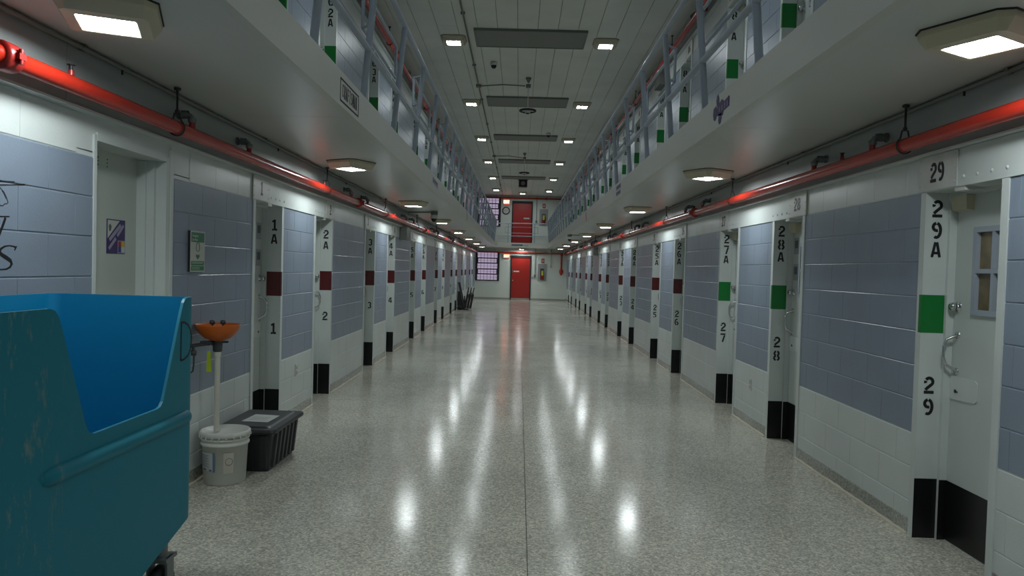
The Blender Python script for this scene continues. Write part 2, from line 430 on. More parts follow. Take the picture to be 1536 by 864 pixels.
WALL = {(s, t): build_wall(s, t) for s in (-1, 1) for t in (0, 1)}
# terrazzo base along the foot of the lower walls
for side, nm in ((-1, 'baseboard_left'), (1, 'baseboard_right')):
    X = XL if side < 0 else XR
    root = thing(nm, 'low grey terrazzo base along the foot of the %s cell wall' % ('left' if side < 0 else 'right'), 'baseboard', kind='structure')
    for a, b in sections(side, 0):
        if b-a < .2: continue
        xs = sorted((X+side*.002, X-side*.008))
        MB().box(xs[0], xs[1], a+.055, b-.055, 0, .095).obj('base_strip', base_m, root)
        bead = MB(); pts = []
        n = max(3, int((b-a)/.07))
        for i in range(n+1):
            pts.append((X-side*(.010+random.uniform(0, .006)), a+.05+(b-a-.10)*i/n, .003))
        bead.tube(pts, .009, 5, rr=[.009+random.uniform(0, .008) for _ in pts]); bead.obj('caulk_bead', caulk_m, root)

# ------------------------------------------------------------------ cell doors
def door_protos(side, tier):
    """part meshes around the far jamb's front corner; +x (times side) goes into the wall"""
    q = side; P = {}
    def bx(mb, xa, xb, *r): xs = sorted((q*xa, q*xb)); mb.box(xs[0], xs[1], *r)
    f = MB(); bx(f, -.007, DEP+.05, 0, .052, 0, OH+.0); bx(f, -.007, DEP+.05, -OW-.052, -OW, 0, OH); bx(f, -.004, DEP+.05, -OW, 0, OH, OH+.02)
    bx(f, .125, DEP-.001, -.022, .004, 0, OH-.001); bx(f, .125, DEP-.001, -OW-.004, -OW+.022, 0, OH-.001); bx(f, .125, DEP-.001, -OW+.021, -.021, OH-.02, OH+.004)
    P['door_frame'] = f.mesh('door_frame', frame_m)
    s = MB(); bx(s, -.0075, .1245, -.0012, 0, 1.212, 1.434); s2 = s; bx(s2, -.0079, -.007, -.0012, .028, 1.212, 1.434)
    P['colour_band'] = s2
    k = MB(); bx(k, -.0075, .1245, -.0015, 0, 0, .352); bx(k, .1245, DEP, -.0232, -.022, 0, .352); P['black_foot'] = k.mesh('black_foot', black_m)
    wy0, wy1, wz0, wz1 = -.52, -.205, 1.345, 1.81
    l = MB()
    bx(l, DEP, DEP+.045, -OW, 0, 0, wz0); bx(l, DEP, DEP+.045, -OW, 0, wz1, OH); bx(l, DEP, DEP+.045, -OW, wy0, wz0, wz1); bx(l, DEP, DEP+.045, wy1, 0, wz0, wz1)
    P['door_leaf'] = l.mesh('door_leaf', leaf_m)
    kp = MB(); bx(kp, DEP-.002, DEP, -OW+.024, -.024, .006, .352); P['kick_plate'] = kp.mesh('kick_plate', black_m)
    wf = MB(); t = .024
    bx(wf, DEP-.014, DEP+.02, wy0-.012, wy0+t-.006, wz0-.012, wz1+.012); bx(wf, DEP-.014, DEP+.02, wy1-t+.006, wy1+.012, wz0-.012, wz1+.012)
    bx(wf, DEP-.014, DEP+.02, wy0+t-.006, wy1-t+.006, wz0-.012, wz0+t-.006); bx(wf, DEP-.014, DEP+.02, wy0+t-.006, wy1-t+.006, wz1-t+.006, wz1+.012)
    yc, zc = (wy0+wy1)/2, (wz0+wz1)/2
    bx(wf, DEP-.012, DEP+.02, yc-.012, yc+.012, wz0+t-.006, wz1-t+.006); bx(wf, DEP-.012, DEP+.02, wy0+t-.006, wy1-t+.006, zc-.012, zc+.012)
    P['window_frame'] = wf.mesh('window_frame', winframe_m)
    P['panes'] = []
    for ya, yb in ((wy0+.016, yc-.012), (yc+.012, wy1-.016)):
        for za, zb in ((wz0+.016, zc-.012), (zc+.012, wz1-.016)):
            pn = MB(); bx(pn, DEP+.010, DEP+.016, ya, yb, za, zb); P['panes'].append(pn.mesh('pane', glass_cell))
    kn = MB(); kn.lathe([(0,-.052*q),(.016,-.05*q),(.024,-.042*q),(.026,-.03*q),(.017,-.02*q),(.015,-.006*q),(.030,-.005*q),(.031,0)], (q*DEP, -.062, 1.372), 16, 'X'); P['knob'] = kn.mesh('knob', chrome)
    h = MB(); h.tube([(q*DEP,-.07,1.205),(q*(DEP-.02),-.065,1.200),(q*(DEP-.055),-.055,1.180),(q*(DEP-.068),-.052,1.14),(q*(DEP-.068),-.052,1.075),(q*(DEP-.055),-.055,1.035),(q*(DEP-.02),-.065,1.012),(q*DEP,-.07,1.005)], .0085, 8)
    h.lathe([(.022,0),(.022,-.006*q),(0,-.006*q)], (q*DEP,-.07,1.208), 12, 'X'); h.lathe([(.022,0),(.022,-.006*q),(0,-.006*q)], (q*DEP,-.07,1.000), 12, 'X')
    P['pull_handle'] = h.mesh('pull_handle', chrome)
    sp = MB(); xs = sorted((q*DEP, q*(DEP-.006)))
    sp.prism([(-.024,.835),(-.252,.842),(-.270,.857),(-.270,.955),(-.252,.968),(-.024,.972)], 'X', *xs); P['lock_plate'] = sp.mesh('lock_plate', frame_m)
    ky = MB().lathe([(0,-.0075*q),(.011,-.0075*q),(.012,0)], (q*(DEP-.0), -.075, .885), 12, 'X'); ky.lathe([(0,-.011*q),(.005,-.011*q),(.005,-.007*q)], (q*DEP,-.095,.883), 8, 'X'); P['keyhole'] = ky.mesh('keyhole', black_m)
    lb = MB(); xs = (q*DEP, q*(DEP-.055))
    lb.add([(xs[0],-.035,2.006),(xs[0],-.17,2.006),(xs[0],-.17,1.918),(xs[0],-.035,1.918),(xs[1],-.03,2.008),(xs[1],-.18,2.008),(xs[1]+q*.012,-.17,1.925),(xs[1]+q*.012,-.036,1.925)],[(0,1,2,3),(4,5,6,7),(0,1,5,4),(1,2,6,5),(2,3,7,6),(3,0,4,7)])
    P['light_cover'] = lb.mesh('light_cover', beige_m)
    br = MB(); bx(br, -.004, .05, -.36, -.27, OH-.022, OH); bx(br, .05, .12, -.33, -.30, OH-.012, OH); P['stop_bracket'] = br.mesh('stop_bracket', plate_m)
    rv = MB()
    for i in range(5):
        yy = -.30-.085*i if NUMPOS[q] == 'far' else -.36+.085*i
        rv.lathe([(.0085,0),(.007,-.004*q),(0,-.0055*q)], (-q*.006, yy, OH+.055), 8, 'X')
    P['rivets'] = rv.mesh('rivets', frame_m)
    return P
NUMPOS = {-1: 'near', 1: 'far'}
def put_door(side, n, y, tier):
    X = XL if side < 0 else XR; z0 = TIER*tier; q = side
    num = n + (60 if tier else 0)
    red = (side < 0 or n <= 26) and not tier
    key = (side, tier)
    if key not in PRO: PRO[key] = door_protos(side, tier)
    P = PRO[key]
    where = 'upper tier' if tier else 'ground floor'
    o = local('door_%d' % num, 'grey steel %s cell door with %s band and number %d painted on its jamb' % (where, 'dark red' if red else 'green', num), 'door', (X, y, z0), kind='structure')
    link('door_frame', P['door_frame'], o)
    bk = 'band_red' if red else 'band_green'
    if bk not in P: P[bk] = MB(); P[bk] = P['colour_band'].mesh('colour_band', dkred_m if red else green_m)
    link('colour_band', P[bk], o); link('black_foot', P['black_foot'], o)
    near = y < 15
    lf = link('door_leaf', P['door_leaf'], o)
    link('kick_plate', P['kick_plate'], lf)
    wfr = link('window_frame', P['window_frame'], lf)
    for pm in P['panes']: link('pane', pm, lf)
    if not tier or y < 12:
        for kpart in ('knob', 'pull_handle', 'lock_plate', 'keyhole'): link(kpart, P[kpart], lf)
        if num in (29, 28, 26, 27, 87, 88): link('light_cover', P['light_cover'], lf)
        link('stop_bracket', P['stop_bracket'], o)
    if num in (1, 28, 25, 4) :
        for zc in (1.80, 1.56):
            cdm = MB(); xs = sorted((q*(DEP-.002), q*DEP)); cdm.box(xs[0], xs[1], -.155, -.04, zc-.075, zc+.075); cobj = cdm.obj('notice_card', card_m, lf)
            im = MB(); xs = sorted((q*(DEP-.003), q*(DEP-.002))); im.box(xs[0], xs[1], -.135, -.06, zc-.02, zc+.05)
            im.obj('card_picture', ink_m, lf)
    # number painted down the jamb: digits and A above the band, digits below it
    s = str(num); h = .100
    xj = q*.062
    zz = 1.888 if len(s) == 2 else 1.812
    for i, ch in enumerate(s): letter(o, ch, (xj, -.0004, zz-.126*i), '-Y', h, 1.0, name='stencil_digit')
    letter(o, 'A', (xj, -.0004, (1.655 if len(s) == 2 else 1.690)), '-Y', .088, .95, name='stencil_letter')
    zl = .855 if len(s) == 2 else .862
    for i, ch in enumerate(s): letter(o, ch, (xj-q*.006, -.0004, zl-.128*i), '-Y', h, 1.0, name='stencil_digit')
    # number plate on the lintel
    outer_far = (side > 0 and n % 2 == 1) or (side < 0 and n % 2 == 0)
    ya, yb = (-.30, .075) if outer_far else (-OW-.08, -OW+.30)
    pm = MB(); xs = sorted((-q*.0097, -q*.0135)); pm.box(xs[0], xs[1], ya, yb, OH+.006, OH+.205); pl = pm.obj('number_plate', plate_m, o)
    if not tier or y < 20:
        rv = MB()
        for yy in (ya+.02, yb-.02):
            for zc in (.03, .105, .18): rv.lathe([(.006,0),(.005,-.003*q),(0,-.004*q)], (-q*.0133, yy, OH+.006+zc), 6, 'X')
        rv.obj('plate_rivets', plate_m, pl, kind='stuff')
        yc = (ya+yb)/2; wch = .062
        for i, ch in enumerate(s):
            yo = yc+(i-(len(s)-1)/2)*.072*(-q)
            letter(pl, ch, (-q*.0134, yo, OH+.05), '-X' if q > 0 else '+X', .112, .88, name='plate_digit')
        # rivet row along the lintel away from the plate
        sgn = -1 if outer_far else 1; st = (ya if outer_far else yb)
        rv2 = MB()
        for i in range(4): rv2.lathe([(.0105,0),(.009,-.004*q),(0,-.0060*q)], (-q*.0093, st+sgn*(.055+.115*i), OH+.050), 8, 'X')
        rv2.obj('lintel_rivets', frame_m, o, kind='stuff')
    return o
PRO = {}
for side, DD in ((-1, LD), (1, RD)):
    for n, y in DD:
        for tier in (0, 1): put_door(side, n, y, tier)

# utility door on the left with its deep frame
jd = thing('door_75', 'plain pale utility door on the left with a purple sign', 'door', (XL, JAN[0], 0), kind='structure')
jf = MB()
y0, y1, zt = JAN
jf.box(XL-.20, XL+.006, y0-.020, y0+.004, 0, zt+.03); jf.box(XL-.20, XL+.008, y1, y1+.05, 0, zt+.03); jf.box(XL-.20, XL+.007, y0+.004, y1, zt, zt+.045)
jf.box(XL-.199, XL-.055, y1-.025, y1+.01, 0, zt-.001); jf.box(XL-.198, XL-.10, y1-.04, y1-.02, 0, zt-.002)
jf.obj('door_frame', frame_m, jd)
MB().box(XL-.20, XL-.155, y0+.004, y1-.04, 0, zt).obj('door_leaf', jan_m, jd)
bl = MB()
for yy in (3.985, 4.075):
    for zz in (2.035, 2.055, 2.075): bl.lathe([(.006,0),(0,.003)], (XL-.1552, yy, zz), 6, 'X')
bl.obj('screw_holes', black_m, jd, kind='stuff')
zt2 = MB().box(XL-.002, XL+.012, y1+.05, y1+.085, 0, 2.2).obj('casing_strip', frame_m, jd)

# ------------------------------------------------------------------ ceiling of long planks
ce = MB().box(XL-.3, XR+.3, YB-.3, YE+.3, ZC+.02, ZC+.2).obj('ceiling', joint_m)
tag(ce, 'high pale ceiling of long narrow planks above the void', 'ceiling', kind='structure')
PW = .3035; x = -2.545; r = 0; cnt = 0
cr = MB(); rest = MB()
while x < XR+.2:
    y = YB - (1.1*r) % 3.05
    while y < YE:
        a, b = max(y, YB), min(y+3.05, YE)
        x0, x1 = max(x, XL-.05), min(x+PW, XR+.05)
        if b > a+.02 and x1 > x0+.01:
            g = .0035
            if b > 9 and cnt < 298:
                MB().box(x0+g, x1-g, a+.002, b-.002, ZC-random.uniform(0, .0015), ZC+.02).obj('ceiling_plank', plank_m, ce); cnt += 1
            else: rest.box(x0+g, x1-g, a+.002, b-.002, ZC, ZC+.02)
        y += 3.05
    x += PW; r += 1
rest.obj('unseen_planks', plank_m, ce, kind='stuff')

# ------------------------------------------------------------------ walkways with kerb fascia
for side, nm in ((-1, 'left'), (1, 'right')):
    X, F = (XL, FL) if side < 0 else (XR, FR)
    q = side
    root = thing('walkway', 'pale concrete upper walkway with deep kerb along the %s side' % nm, 'walkway', (F, 0, ZS), kind='structure')
    y = YB + .12
    edges = [YB] + [2.93+2.1335+PITCHY*k - 4.267 for k in range(9)] + [YE]
    edges = sorted(set([e for e in edges if YB <= e <= YE]))
    for a, b in zip(edges[:-1], edges[1:]):
        xs = sorted((F+q*.055, X+q*.05)); MB().box(xs[0], xs[1], a+.0025, b-.0025, ZS+.006, ZW).obj('soffit_slab', soffit_m, root)
    pr = [(F, ZS), (F+q*.055, ZS), (F+q*.055, ZW), (F+q*.045, ZW), (F+q*.045, ZF-.012), (F+q*.033, ZF), (F+q*.012, ZF), (F, ZF-.012)]
    MB().prism(pr, 'Y', YB, YE-.9 if False else YE).obj('kerb_fascia', fascia_m, root)
# bridge across the far end
BY = 34.65
root = thing('walkway', 'short bridge joining the two upper walkways before the red door', 'walkway', (0, BY, ZS), kind='structure')
MB().box(FL, FR, BY+.05, YE, ZS+.006, ZW).obj('soffit_slab', soffit_m, root)
MB().box(FL-.02, FR+.02, BY, BY+.05, ZS, ZF).obj('kerb_fascia', fascia_m, root)

# ------------------------------------------------------------------ end wall, back wall
ew = MB(); WX0, WX1 = -2.13, -1.00; WZ = ((.92, 2.33), (3.60, 5.02)); DX0, DX1 = -.42, .60; DZ = ((0, 2.19), (ZW, 4.86))
def ew_col(x0, x1, holes):
    z = -.1
    for a, b in holes: ew.box(x0, x1, YE, YE+.2, z, a); z = b
    ew.box(x0, x1, YE, YE+.2, z, ZC+.1)
ew_col(XL-.35, WX0, []); ew_col(WX0, WX1, WZ); ew_col(WX1, DX0, []); ew_col(DX0, DX1, DZ); ew_col(DX1, XR+.35, [])
ewo = ew.obj('wall_end', endwall_m); tag(ewo, 'white block wall closing the far end of the corridor', 'wall', kind='structure')
MB().box(XL-.02, XR+.02, YE-.012, YE, 0, .085).obj('base_strip', base_m, ewo)
bw = MB().box(XL-.35, XR+.35, YB-.2, YB, -.1, ZC+.1).obj('wall_back', endwall_m); tag(bw, 'plain white wall behind the viewer', 'wall', kind='structure')

glass_m = bpy.data.materials.new('window_glass'); glass_m.use_nodes = True
_n = glass_m.node_tree.nodes; _l = glass_m.node_tree.links; _n.clear()
_o = _n.new('ShaderNodeOutputMaterial'); _t = _n.new('ShaderNodeBsdfTransparent'); _t.inputs[0].default_value = (.9,.88,.92,1); _g = _n.new('ShaderNodeBsdfGlossy'); _g.inputs['Roughness'].default_value = .05; _g.inputs[0].default_value = (.8,.8,.8,1)
_d = _n.new('ShaderNodeBsdfTranslucent'); _d.inputs[0].default_value = (.85,.8,.88,1)
_m = _n.new('ShaderNodeMixShader'); _m.inputs[0].default_value = .06; _m2 = _n.new('ShaderNodeMixShader'); _m2.inputs[0].default_value = .35
_l.new(_t.outputs[0], _m2.inputs[1]); _l.new(_d.outputs[0], _m2.inputs[2]); _l.new(_m2.outputs[0], _m.inputs[1]); _l.new(_g.outputs[0], _m.inputs[2]); _l.new(_m.outputs[0], _o.inputs[0])
for i, (za, zb) in enumerate(WZ):
    wn = thing('window_%d' % (i+1), ['black framed barred window on the far wall at ground level', 'black framed barred window on the far wall above the bridge'][i], 'window', (WX0, YE, za), kind='structure')
    fr = MB(); t = .075
    fr.box(WX0-.02, WX0+t, YE-.03, YE+.12, za-.02, zb+.02); fr.box(WX1-t, WX1+.03, YE-.03, YE+.12, za-.02, zb+.02); fr.box(WX0+t, WX1-t, YE-.03, YE+.12, za-.02, za+.03); fr.box(WX0+t, WX1-t, YE-.03, YE+.12, zb-.03, zb+.02)
    fr.obj('window_frame', black_matte, wn)
    a, b, c, d = WX0+t, WX1-t, za+.03, zb-.03
    rows = 5; rh = (d-c)/rows
    for r in range(rows):
        MB().box(a, b, YE+.05, YE+.056, c+r*rh+.008, c+(r+1)*rh-.008).obj('pane', glass_m, wn)
        if r: MB().box(a, b, YE+.035, YE+.06, c+r*rh-.012, c+r*rh+.012).obj('glazing_bar', black_matte, wn)
        MB().box(a, b, YE+.040, YE+.058, c+r*rh+rh/2-.005, c+r*rh+rh/2+.005).obj('glazing_bar', black_matte, wn)
        if r in (1, 3):
            s = MB(); z0, z1 = c+r*rh+.01, c+(r+1)*rh-.01
            s.box(a, b, YE-.01, YE+.03, z0, z0+.03); s.box(a, b, YE-.01, YE+.03, z1-.03, z1); s.box(a, a+.035, YE-.01, YE+.03, z0+.03, z1-.03); s.box(b-.035, b, YE-.01, YE+.03, z0+.03, z1-.03)
            s.obj('vent_sash', black_matte, wn)
    for k in range(1, 6):
        xx = a+(b-a)*k/6; MB().box(xx-.009, xx+.009, YE+.015, YE+.04, c, d).obj('window_bar', black_matte, wn)
for i, (za, zb) in enumerate(DZ):
    dr = thing('door_%d' % (76+i), ['red door in a black frame at the far end, ground level', 'red door in a black frame above the far bridge'][i], 'door', ((DX0+DX1)/2, YE, za), kind='structure')
    f = MB(); f.box(DX0, DX0+.055, YE-.03, YE+.15, za, zb); f.box(DX1-.055, DX1, YE-.03, YE+.15, za, zb); f.box(DX0+.055, DX1-.055, YE-.03, YE+.15, zb-.11, zb); f.obj('door_frame', black_matte, dr)
    lf = MB().box(DX0+.055, DX1-.055, YE+.01, YE+.06, za+.005, zb-.11).obj('door_leaf', reddoor_m, dr)
    hx = DX0+.105 if i == 0 else DX1-.105; s = 1 if i == 0 else -1
    MB().tube([(hx, YE+.01, za+1.30), (hx, YE-.045, za+1.32), (hx, YE-.045, za+1.48), (hx, YE+.01, za+1.50)], .013, 8).obj('pull_handle', chrome, lf)
    sg = sorted((hx+s*.05, hx+s*.33)); MB().box(sg[0], sg[1], YE+.004, YE+.01, za+1.37, za+1.43).obj('door_sign', paper_m, lf)
    MB().lathe([(.035,0),(.035,-.01),(.02,-.03),(0,-.032)], (hx+s*.02, YE+.01, za+.95), 12, 'Y').obj('lock', chrome, lf)

# ------------------------------------------------------------------ railings
def rail_frame(x0, dx, y0, y1, root):
    pass
def tube_obj(name, pts, r, root, ma=rail_m, n=12): return MB().tube(pts, r, n).obj(name, ma, root)
LEAN = .085; RT, RM = 3.74, 3.13
for side, nm in ((-1, 'left'), (1, 'right')):
    F = FL if side < 0 else FR; q = side
    root = thing('railing', 'blue grey pipe railing leaning over the edge of the %s upper walkway' % nm, 'railing', (F, 0, ZF))
    xb = F+q*.026
    def xat(z): return xb - q*LEAN*(z-ZF)/(RT-ZF)
    y = (4.10 if side < 0 else 4.285) - 1.3*4 if side < 0 else 4.285-1.232*4
    st = 1.305 if side < 0 else 1.232
    posts = []
    while y < BY-.2:
        if y > YB+.1:
            posts.append(y)
            tube_obj('post', [(xb, y, ZF-.006), (xat(RT), y, RT)], .026, root)
        y += st
    tube_obj('top_rail', [(xat(RT), YB+.05, RT), (xat(RT), BY+.02, RT)], .024, root)
    tube_obj('mid_rail', [(xat(RM), YB+.05, RM), (xat(RM), BY+.02, RM)], .024, root)
    for y in [p for p in posts if p > 4][(1 if side < 0 else 0)::2]:
        if y+1.6 > BY: break
        xi = xat(3.5)+q*.10
        lp = [(xi, y+.10, 3.63), (xi, y+1.55, 3.63), (xi, y+1.55, 3.32), (xi, y+.10, 3.32), (xi, y+.10, 3.63)]
        lo = MB()
        for a, b in zip(lp[:-1], lp[1:]): lo.tube([a, b], .014, 8)
        for zz in (3.63, 3.32): lo.tube([(xi, y+.10, zz), (xat(zz), y, zz)], .010, 8)
        lo.obj('side_frame', rail_m, root)
root = thing('railing', 'blue grey pipe railing across the far bridge', 'railing', (0, BY, ZF))
for xx in (-.56, .70): tube_obj('post', [(xx, BY+.025, ZF-.1), (xx, BY+.025, 3.69)], .022, root)
tube_obj('top_rail', [(FL+.12, BY+.025, 3.69), (FR-.12, BY+.025, 3.72)], .022, root); tube_obj('mid_rail', [(FL+.05, BY+.025, 3.09), (FR-.05, BY+.025, 3.10)], .020, root)
lp = [(-.70,3.53),(.86,3.53),(.86,3.24),(-.70,3.24),(-.70,3.53)]; lo = MB()
for a, b in zip(lp[:-1], lp[1:]): lo.tube([(a[0], BY+.10, a[1]), (b[0], BY+.10, b[1])], .012, 8)
lo.obj('side_frame', rail_m, root)

# ------------------------------------------------------------------ lamps
def lamp_parts(hi):
    h = MB(); A, B, C = .190, .155, .104; d = .078
    def ring(a, z, c):
        k = c; return [(-a+k,-a,z),(a-k,-a,z),(a,-a+k,z),(a,a-k,z),(a-k,a,z),(-a+k,a,z),(-a,a-k,z),(-a,-a+k,z)]
    R = ring(A, 0, .045) + ring(A-.004, -.028, .045) + ring(B, -d+.004, .02) + ring(C+.006, -d, .006) + ring(C, -d+.004, .004)
    fs = [(k*8+i, k*8+(i+1) % 8, (k+1)*8+(i+1) % 8, (k+1)*8+i) for k in range(4) for i in range(8)]
    h.add(R, fs); hm = h.mesh('housing', beige_m)
    l = MB().add(ring(C+.002, -d+.0045, .004), [tuple(range(8))[::-1]]).mesh('lens', lens_hi if hi else lens_lo)
    g = MB().add(ring(A+.005, -.006, .047)+ring(A+.005, 0, .047), [tuple(range(8)), tuple(range(8, 16))[::-1]]+[(i, (i+1) % 8, 8+(i+1) % 8, 8+i) for i in range(8)]).mesh('gasket', black_matte)
    s = MB()
    for sx in (-1, 1):
        for sy in (-1, 1): s.lathe([(.006,-.006),(0,-.007)], (sx*(A-.03), sy*(A-.03)*.6, -.030), 6)
    return hm, l, g, s.mesh('screw', black_m)
LP = {h: lamp_parts(h) for h in (0, 1)}
def lamp(x, y, z, hi, label, group, turn=0.):
    o = local('ceiling_lamp', label, 'lamp', (x, y, z), group=group, rot=(0, 0, math.radians(turn)))
    hm, l, g, s = LP[hi]
    link('gasket', g, o); hh = link('housing', hm, o); link('lens', l, o); link('screws', s, hh, kind='stuff')
TURN = {-1: [10, 23, -30, -18, 8, -5, 12, 0, 4], 1: [20, 30, 33, 6, -8, 14, 3, -4, 9]}
for k in range(-1, 8):
    yy = 2.97+PITCHY*k
    w = ORD[k] if k >= 0 else 'one behind the viewer'
    for side, nm, xl, xh in ((-1, 'left', -1.708, -1.13), (1, 'right', 1.858, 1.27)):
        lamp(xl, yy, ZS+.006, 0, ('beige square lamp under the %s walkway, %s from the viewer' % (nm, w)) if k >= 0 else 'beige square lamp under the %s walkway behind the viewer' % nm, 'lamps under the walkways', TURN[side][k+1])
        lamp(xh, yy+.0, ZC, 1, ('small square lamp of the %s high ceiling row, %s' % (nm, (ORD[k-2]+' in view') if k > 1 else ORD[k+1]+' of those out of view')), 'lamps on the high ceiling')
lamp(.10, 35.12, ZS+.006, 0, 'square lamp under the far bridge above the lower red door', 'lamps under the walkways')
lamp(.08, 34.1, ZC, 1, 'square lamp on the high ceiling above the upper red door', 'lamps on the high ceiling')

# ------------------------------------------------------------------ red sprinkler mains
def sprinkler_main(side, tier):
    X = XL if side < 0 else XR; q = side; px = X-q*.13; pz = 2.305+TIER*tier
    zt = ZS if not tier else ZC
    nm = ('upper ' if tier else 'lower ')+('left' if side < 0 else 'right')
    root = thing('sprinkler_pipe', 'long red sprinkler pipe hung along the %s cell wall' % nm, 'pipe', (px, 0, pz))
    R = .040; joins = [9.18+6.32*k for k in range(-1, 4)] if side < 0 else [9.32+6.32*k for k in range(-1, 4)]
    joins = [YB]+joins+[YE-.05]
    for a, b in zip(joins[:-1], joins[1:]): MB().tube([(px, a+.004, pz), (px, b-.004, pz)], R, 20).obj('pipe_length', red_pipe, root)
    for j in joins[1:-1]:
        c = MB(); c.lathe([(R,-.048),(.057,-.045),(.060,-.03),(.060,.03),(.057,.045),(R,.048)], (px, j, pz), 20, 'Y')
        c.box(px-.075, px+.075, j-.02, j+.02, pz-.012, pz+.012); c.tube([(px-.066, j, pz-.03), (px-.066, j, pz+.03)], .009, 8); c.tube([(px+.066, j, pz-.03), (px+.066, j, pz+.03)], .009, 8)
        c.obj('coupling', red_cap, root)
    # hangers
    hy = [4.30+3.36*k for k in range(-1, 10)] if side < 0 else [4.27+3.42*k for k in range(-1, 10)]
    for y in hy:
        if y > YE-.2: continue
        h = MB(); h.tube([(px, y, zt-.002), (px, y, pz+.095)], .0065, 8); h.lathe([(.02,0),(.02,-.012),(.008,-.014)], (px, y, zt), 10); h.tube([(px, y, pz+.105), (px, y, pz+.085)], .012, 6)
        pts = [(px-.016, y, pz+.088)]+[(px+(R+.007)*math.cos(t), y, pz+(R+.007)*math.sin(t)) for t in [math.radians(125+290*i/18) for i in range(19)]]+[(px+.016, y, pz+.088)]
        h.tube(pts, .0052, 6); h.obj('hanger', rod_m, root)
    # branch fittings to the cells and upright heads
    base = [5.45, 8.77, 9.74] if side < 0 else [4.66, 5.57, 8.86, 9.76]
    by = sorted(set([round(b+PITCHY*k, 3) for b in ((4.50, 5.45) if side < 0 else (4.66, 5.57)) for k in range(0, 8)]))
    for y in by:
        if y > YE-.4: continue
        n = MB().tube([(px, y, pz+R*.8), (px, y, pz+.068)], .019, 12).obj('nipple', red_cap, root)
        e = MB(); e.tube([(px, y, pz+.062), (px, y, pz+.095), (px+q*.012, y, pz+.112), (px+q*.03, y, pz+.118), (px+q*.128, y, pz+.120)], .017, 10)
        e.lathe([(.024,-.016),(.026,-.01),(.026,.012),(.017,.016)], (px, y, pz+.085), 10); e.lathe([(.026,-.02),(.026,.02)], (px+q*.045, y, pz+.119), 10, 'X'); e.lathe([(.03,-.006),(.03,.006)], (px+q*.09, y, pz+.12), 10, 'X')
        e.obj('elbow_branch', grey_fit, root)
    for k in range(-1, 8):
        y = (5.09 if side > 0 else 7.55)+PITCHY*k
        s = MB(); s.tube([(px, y, pz+R*.8), (px, y, pz+.062)], .014, 8)
        o = s.obj('head_outlet', red_cap, root)
        s = MB(); s.tube([(px, y, pz+.058), (px, y, pz+.085)], .007, 6); s.lathe([(.002,.09),(.018,.088),(.018,.085),(.004,.084)], (px, y, pz), 10); s.tube([(px-.008, y, pz+.06), (px-.009, y, pz+.085)], .0025, 5); s.tube([(px+.008, y, pz+.06), (px+.009, y, pz+.085)], .0025, 5)
        s.obj('sprinkler_head', rod_m, root)
for s in (-1, 1):
    for t in (0, 1): sprinkler_main(s, t)
# cross mains on the end wall
for i, (zz, x1) in enumerate(((2.32, 2.02), (4.99, 2.2))):
    root = thing('sprinkler_pipe', ['red sprinkler pipe crossing the far wall with a drop at its right end', 'red sprinkler pipe crossing the far wall above the upper red door'][i], 'pipe', (0, YE-.1, zz))
    MB().tube([(XL+.18, YE-.10, zz), (x1 if i == 0 else XR-.18, YE-.10, zz)], .036, 14).obj('pipe_length', red_pipe, root)
    if i == 0:
        MB().tube([(2.08, YE-.10, zz+.03), (2.08, YE-.10, 1.36)], .045, 14).obj('drop_pipe', red_pipe, root)
        f = MB(); f.lathe([(.05,2.36),(.065,2.34),(.065,2.24),(.05,2.22)], (2.08, YE-.1, 0), 14); f.lathe([(.05,1.56),(.09,1.52),(.10,1.46),(.10,1.40),(.07,1.34),(.045,1.28),(0,1.27)], (2.08, YE-.1, 0), 14)
        f.obj('valve_fitting', red_pipe, root)
    else:
        MB().lathe([(.06,-.05),(.06,.05)], (1.25, YE-.1, zz), 14, 'X').obj('coupling', red_cap, root)
    h = MB()
    for xx in (-1.2, .4, 1.3): h.tube([(xx, YE-.1, zz+.03), (xx, YE-.1, zz+.16)], .006, 6)
    h.obj('hanger_rods', rod_m, root, kind='stuff')

# ------------------------------------------------------------------ conduits
for side, nm in ((-1, 'left'), (1, 'right')):
    X = XL if side < 0 else XR; q = side; cx = X-q*.060; cz = ZS-.014
    root = thing('conduit', 'thin dark conduit in the corner under the %s walkway' % nm, 'conduit', (cx, 0, cz))
    MB().tube([(cx, YB+.02, cz), (cx, YE-.02, cz)], .0125, 10).obj('tube', conduit_m, root)
    c = MB()
    for k in range(14):
        y = 1.0+2.48*k; c.lathe([(.018,-.012),(.018,.012)], (cx, y, cz), 8, 'Y'); c.box(cx-.022, cx+.022, y-.008, y+.008, cz+.004, cz+.014)
        MB().tube([(cx-q*.0, y+.35, cz-.01), (cx, y+.35, cz-.035)], .006, 6).obj('clip', rod_m, root)
    c.obj('straps', conduit_m, root, kind='stuff')
    y0 = 13.4 if side < 0 else 20.6
    # branch to a dome camera under the walkway
    xe = -1.60 if side < 0 else 1.42
    MB().tube([(cx, y0+.2, cz), (cx-q*.05, y0+.1, cz), (xe+q*.06, y0, cz)], .0125, 10).obj('branch_tube', conduit_m, root)
    cm = thing('dome_camera', 'black dome camera on a conduit box under the %s walkway' % nm, 'camera', (xe, y0, cz))
    MB().lathe([(0,ZS+.006),(.065,ZS+.006),(.065,cz-.035),(.058,cz-.045),(0,cz-.045)], (xe, y0, 0), 18).obj('junction_box', conduit_m, cm)
    MB().lathe([(.055,cz-.045),(.068,cz-.06),(.070,cz-.105),(.06,cz-.115)], (xe, y0, 0), 18).obj('camera_body', plate_m, cm)
    MB().lathe([(.055,cz-.112),(.05,cz-.14),(.035,cz-.165),(.015,cz-.178),(0,cz-.18)], (xe, y0, 0), 18).obj('dome', black_m, cm)
root = thing('conduit', 'grey conduit running down the left of the high ceiling', 'conduit', (-.9, 0, ZC-.02))
